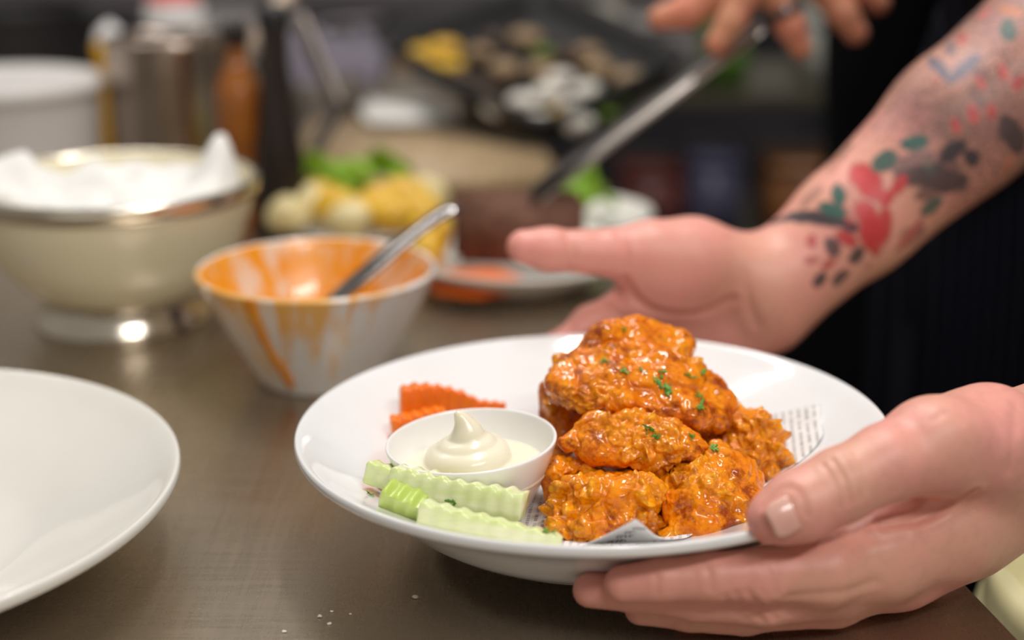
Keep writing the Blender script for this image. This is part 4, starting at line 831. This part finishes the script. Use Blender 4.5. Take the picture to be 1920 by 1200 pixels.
axr = aty(1455, -10, 1.152) - aty(1482, 50, 1.15); axr /= np.linalg.norm(axr); s1 = np.cross(axr, (0, 1, 0)); s1 /= np.linalg.norm(s1); s2 = np.cross(axr, s1); n_ = 28
for a in range(n_):
    for h_, r_ in ((-.004, .0120), (-.0035, .0135), (.0035, .0135), (.004, .0120)): t = 2 * math.pi * a / n_; V.append(rg + axr * h_ + r_ * (math.cos(t) * s1 + math.sin(t) * s2))
F = [(a * 4 + b, ((a + 1) % n_) * 4 + b, ((a + 1) % n_) * 4 + (b + 1) % 4, a * 4 + (b + 1) % 4) for a in range(n_) for b in range(4)]
ro = mk('ring', V, F, plain('dark_ring', (.16, .15, .15), .3, .2, 60, metal=.9), cook); ro['label'] = 'grey metal ring'
tt = tag(empty('tongs', aty(965, 430, 1.17)), 'long steel tongs held by the second cook, reaching to the bread plate', 'tongs')
for k, (dx, dy, mt) in enumerate(((0, 0, SATIN), (-30, 8, DKP))):
    pts = spl([aty(1432 + dx * .2, 48 + dy * .2, 1.148 + .02 * k), aty(1330 + dx, 128 + dy, 1.15 + .015 * k), aty(1180 + dx, 240 + dy, 1.155 + .01 * k), aty(1060 + dx, 330 + dy, 1.16), aty(985 + dx * .4, 392 + dy, 1.165), aty(962 + dx * .2, 440 + dy, 1.165)], 5)
    V, F = tube(pts, np.interp(np.linspace(0, 1, len(pts)), [0, .3, .75, .92, 1], [.0085, .0095, .0105, .0150, .011]), 12, .28, (-.3, -.4, 1)); mk('tong_arm', V, F, mt, tt)

# ================================================================== rack of containers beyond the worktop's edge, bin beside it
rk = tag(empty('storage_rack', (.46, 2.45, FLOOR_Z)), 'low steel storage rack of containers beyond the worktop edge', 'rack')
OLV = plain('dull_olive_steel', (.085, .075, .050), .45, .2, 8)
for (x, y) in ((.05, 2.28), (.40, 2.28), (.78, 2.28), (.05, 2.65), (.78, 2.65)):
    V, F = tube([(x, y, FLOOR_Z), (x, y, .10)], .016, 12); mk('post', V, F, OLV, rk)
for z in (-.52, -.27, -.02):
    V, F = box((.415, 2.465, z), (.78, .42, .02), 0, .004); mk('shelf', V, F, OLV, rk, False)
cols = [((.115, 2.40, -.01), (.12, .18, .125), (.62, .58, .50), 'cream box on the rack top behind the black tray'), ((.24, 2.36, -.01), (.11, .16, .11), (.30, .28, .27), 'grey lidded box on the rack top at the left'), ((.34, 2.36, -.01), (.07, .12, .10), (.10, .22, .03), 'green box on the rack top behind the tongs'), ((.55, 2.40, -.01), (.14, .2, .12), (.40, .40, .36), 'pale box on the rack top at the right'),
        ((.23, 2.36, -.26), (.10, .16, .13), (.16, .045, .04), 'dull red box on the middle rack shelf'), ((.33, 2.36, -.26), (.08, .16, .15), (.10, .10, .17), 'dusky blue box on the middle rack shelf'), ((.50, 2.36, -.26), (.16, .2, .14), (.26, .10, .03), 'rust orange box on the middle rack shelf'),
        ((.25, 2.36, -.51), (.14, .2, .14), (.10, .12, .20), 'blue box on the lower rack shelf at the left'), ((.52, 2.36, -.51), (.18, .2, .12), (.14, .17, .22), 'grey blue box on the lower rack shelf at the right')]
for c_, s_, cl, lb in cols:
    o = tag(empty('storage_box', c_), lb, 'box'); bm_ = plain('plastic_' + lb.split()[0] + str(c_[0]), cl, .4, .15, 14)
    V, F = box((c_[0], c_[1], c_[2] + s_[2] * .45), (s_[0], s_[1], s_[2] * .9), 0, .008, 3); mk('box_body', V, F, bm_, o)
    V, F = box((c_[0], c_[1], c_[2] + s_[2] * .92), (s_[0] * 1.05, s_[1] * 1.05, s_[2] * .12), 0, .004, 2); mk('lid', V, F, bm_, o)
bc_ = np.array([.418, .72, FLOOR_Z]); bn = tag(empty('bin', bc_), 'cream plastic bin beyond the worktop edge at the lower right', 'bin')
CRM = plain('cream_plastic', (.70, .64, .36), .4, .06, 8)
V, F = lathe(spl(np.array([(0, .005), (.115, .005), (.125, .02), (.140, .80), (.147, .81), (.147, .79), (.142, .78), (.13, 0), (0, 0)]), 3), bc_, 48); mk('bin_body', V, F, CRM, bn)
V, F = lathe(spl(np.array([(0, .850), (.09, .846), (.135, .832), (.150, .815), (.151, .795), (.148, .793)]), 3), bc_, 48); mk('lid', V, F, CRM, bn)

# ================================================================== far counter against the wall
cn = tag(empty('counter_unit', (0, 3.75, FLOOR_Z)), 'long dark steel counter unit against the far wall', 'counter')
V, F = box((0, 3.75, (FLOOR_Z - .02) / 2), (4.4, .6, -FLOOR_Z - .04), 0, .004); mk('cabinet_body', V, F, plain('dark_counter', (.02, .019, .024), .5, .2, 3), cn, False)
V, F = box((0, 3.74, -.005), (4.4, .66, .03), 0, .004); mk('counter_top', V, F, plain('dull_dark_steel', (.06, .055, .07), .5, .3, 5), cn, False)
for k in range(6):
    V, F = box((-1.85 + .74 * k, 3.44, -.42), (.68, .02, .70), 0, .004); d_ = mk('door', V, F, plain('dark_door', (.03, .028, .035), .45, .2, 3), cn, False)
    V, F = tube([(-1.62 + .74 * k, 3.415, -.15), (-1.62 + .74 * k, 3.415, -.32)], .008, 10); mk('handle', V, F, SATIN, d_)

# ================================================================== crumbs on the steel
CRUMB = plain('pale_crumb', (.80, .76, .68), .7, .1, 300)
for k, (a, b, r, lb) in enumerate(((779, 1119, .9, 'largest pale crumb on the steel, right of the others'), (599, 1155, .75, 'pale crumb left of the crumb group on the steel'), (617, 1169, .65, 'pale crumb at the middle of the group near the lower edge'), (622, 1146, .5, 'tiny pale crumb just above the middle crumb'), (533, 1184, .6, 'pale crumb lowest on the left of the steel'), (657, 1151, .4, 'tiny pale crumb rightmost of the lower group'))):
    p = atz(a, b, r * .0009); chunk('crumb', lb, 'crumb', p, (r * .0017, r * .0012, r * .0009), CRUMB, 90 + k, 'crumbs on the worktop', None, .5)
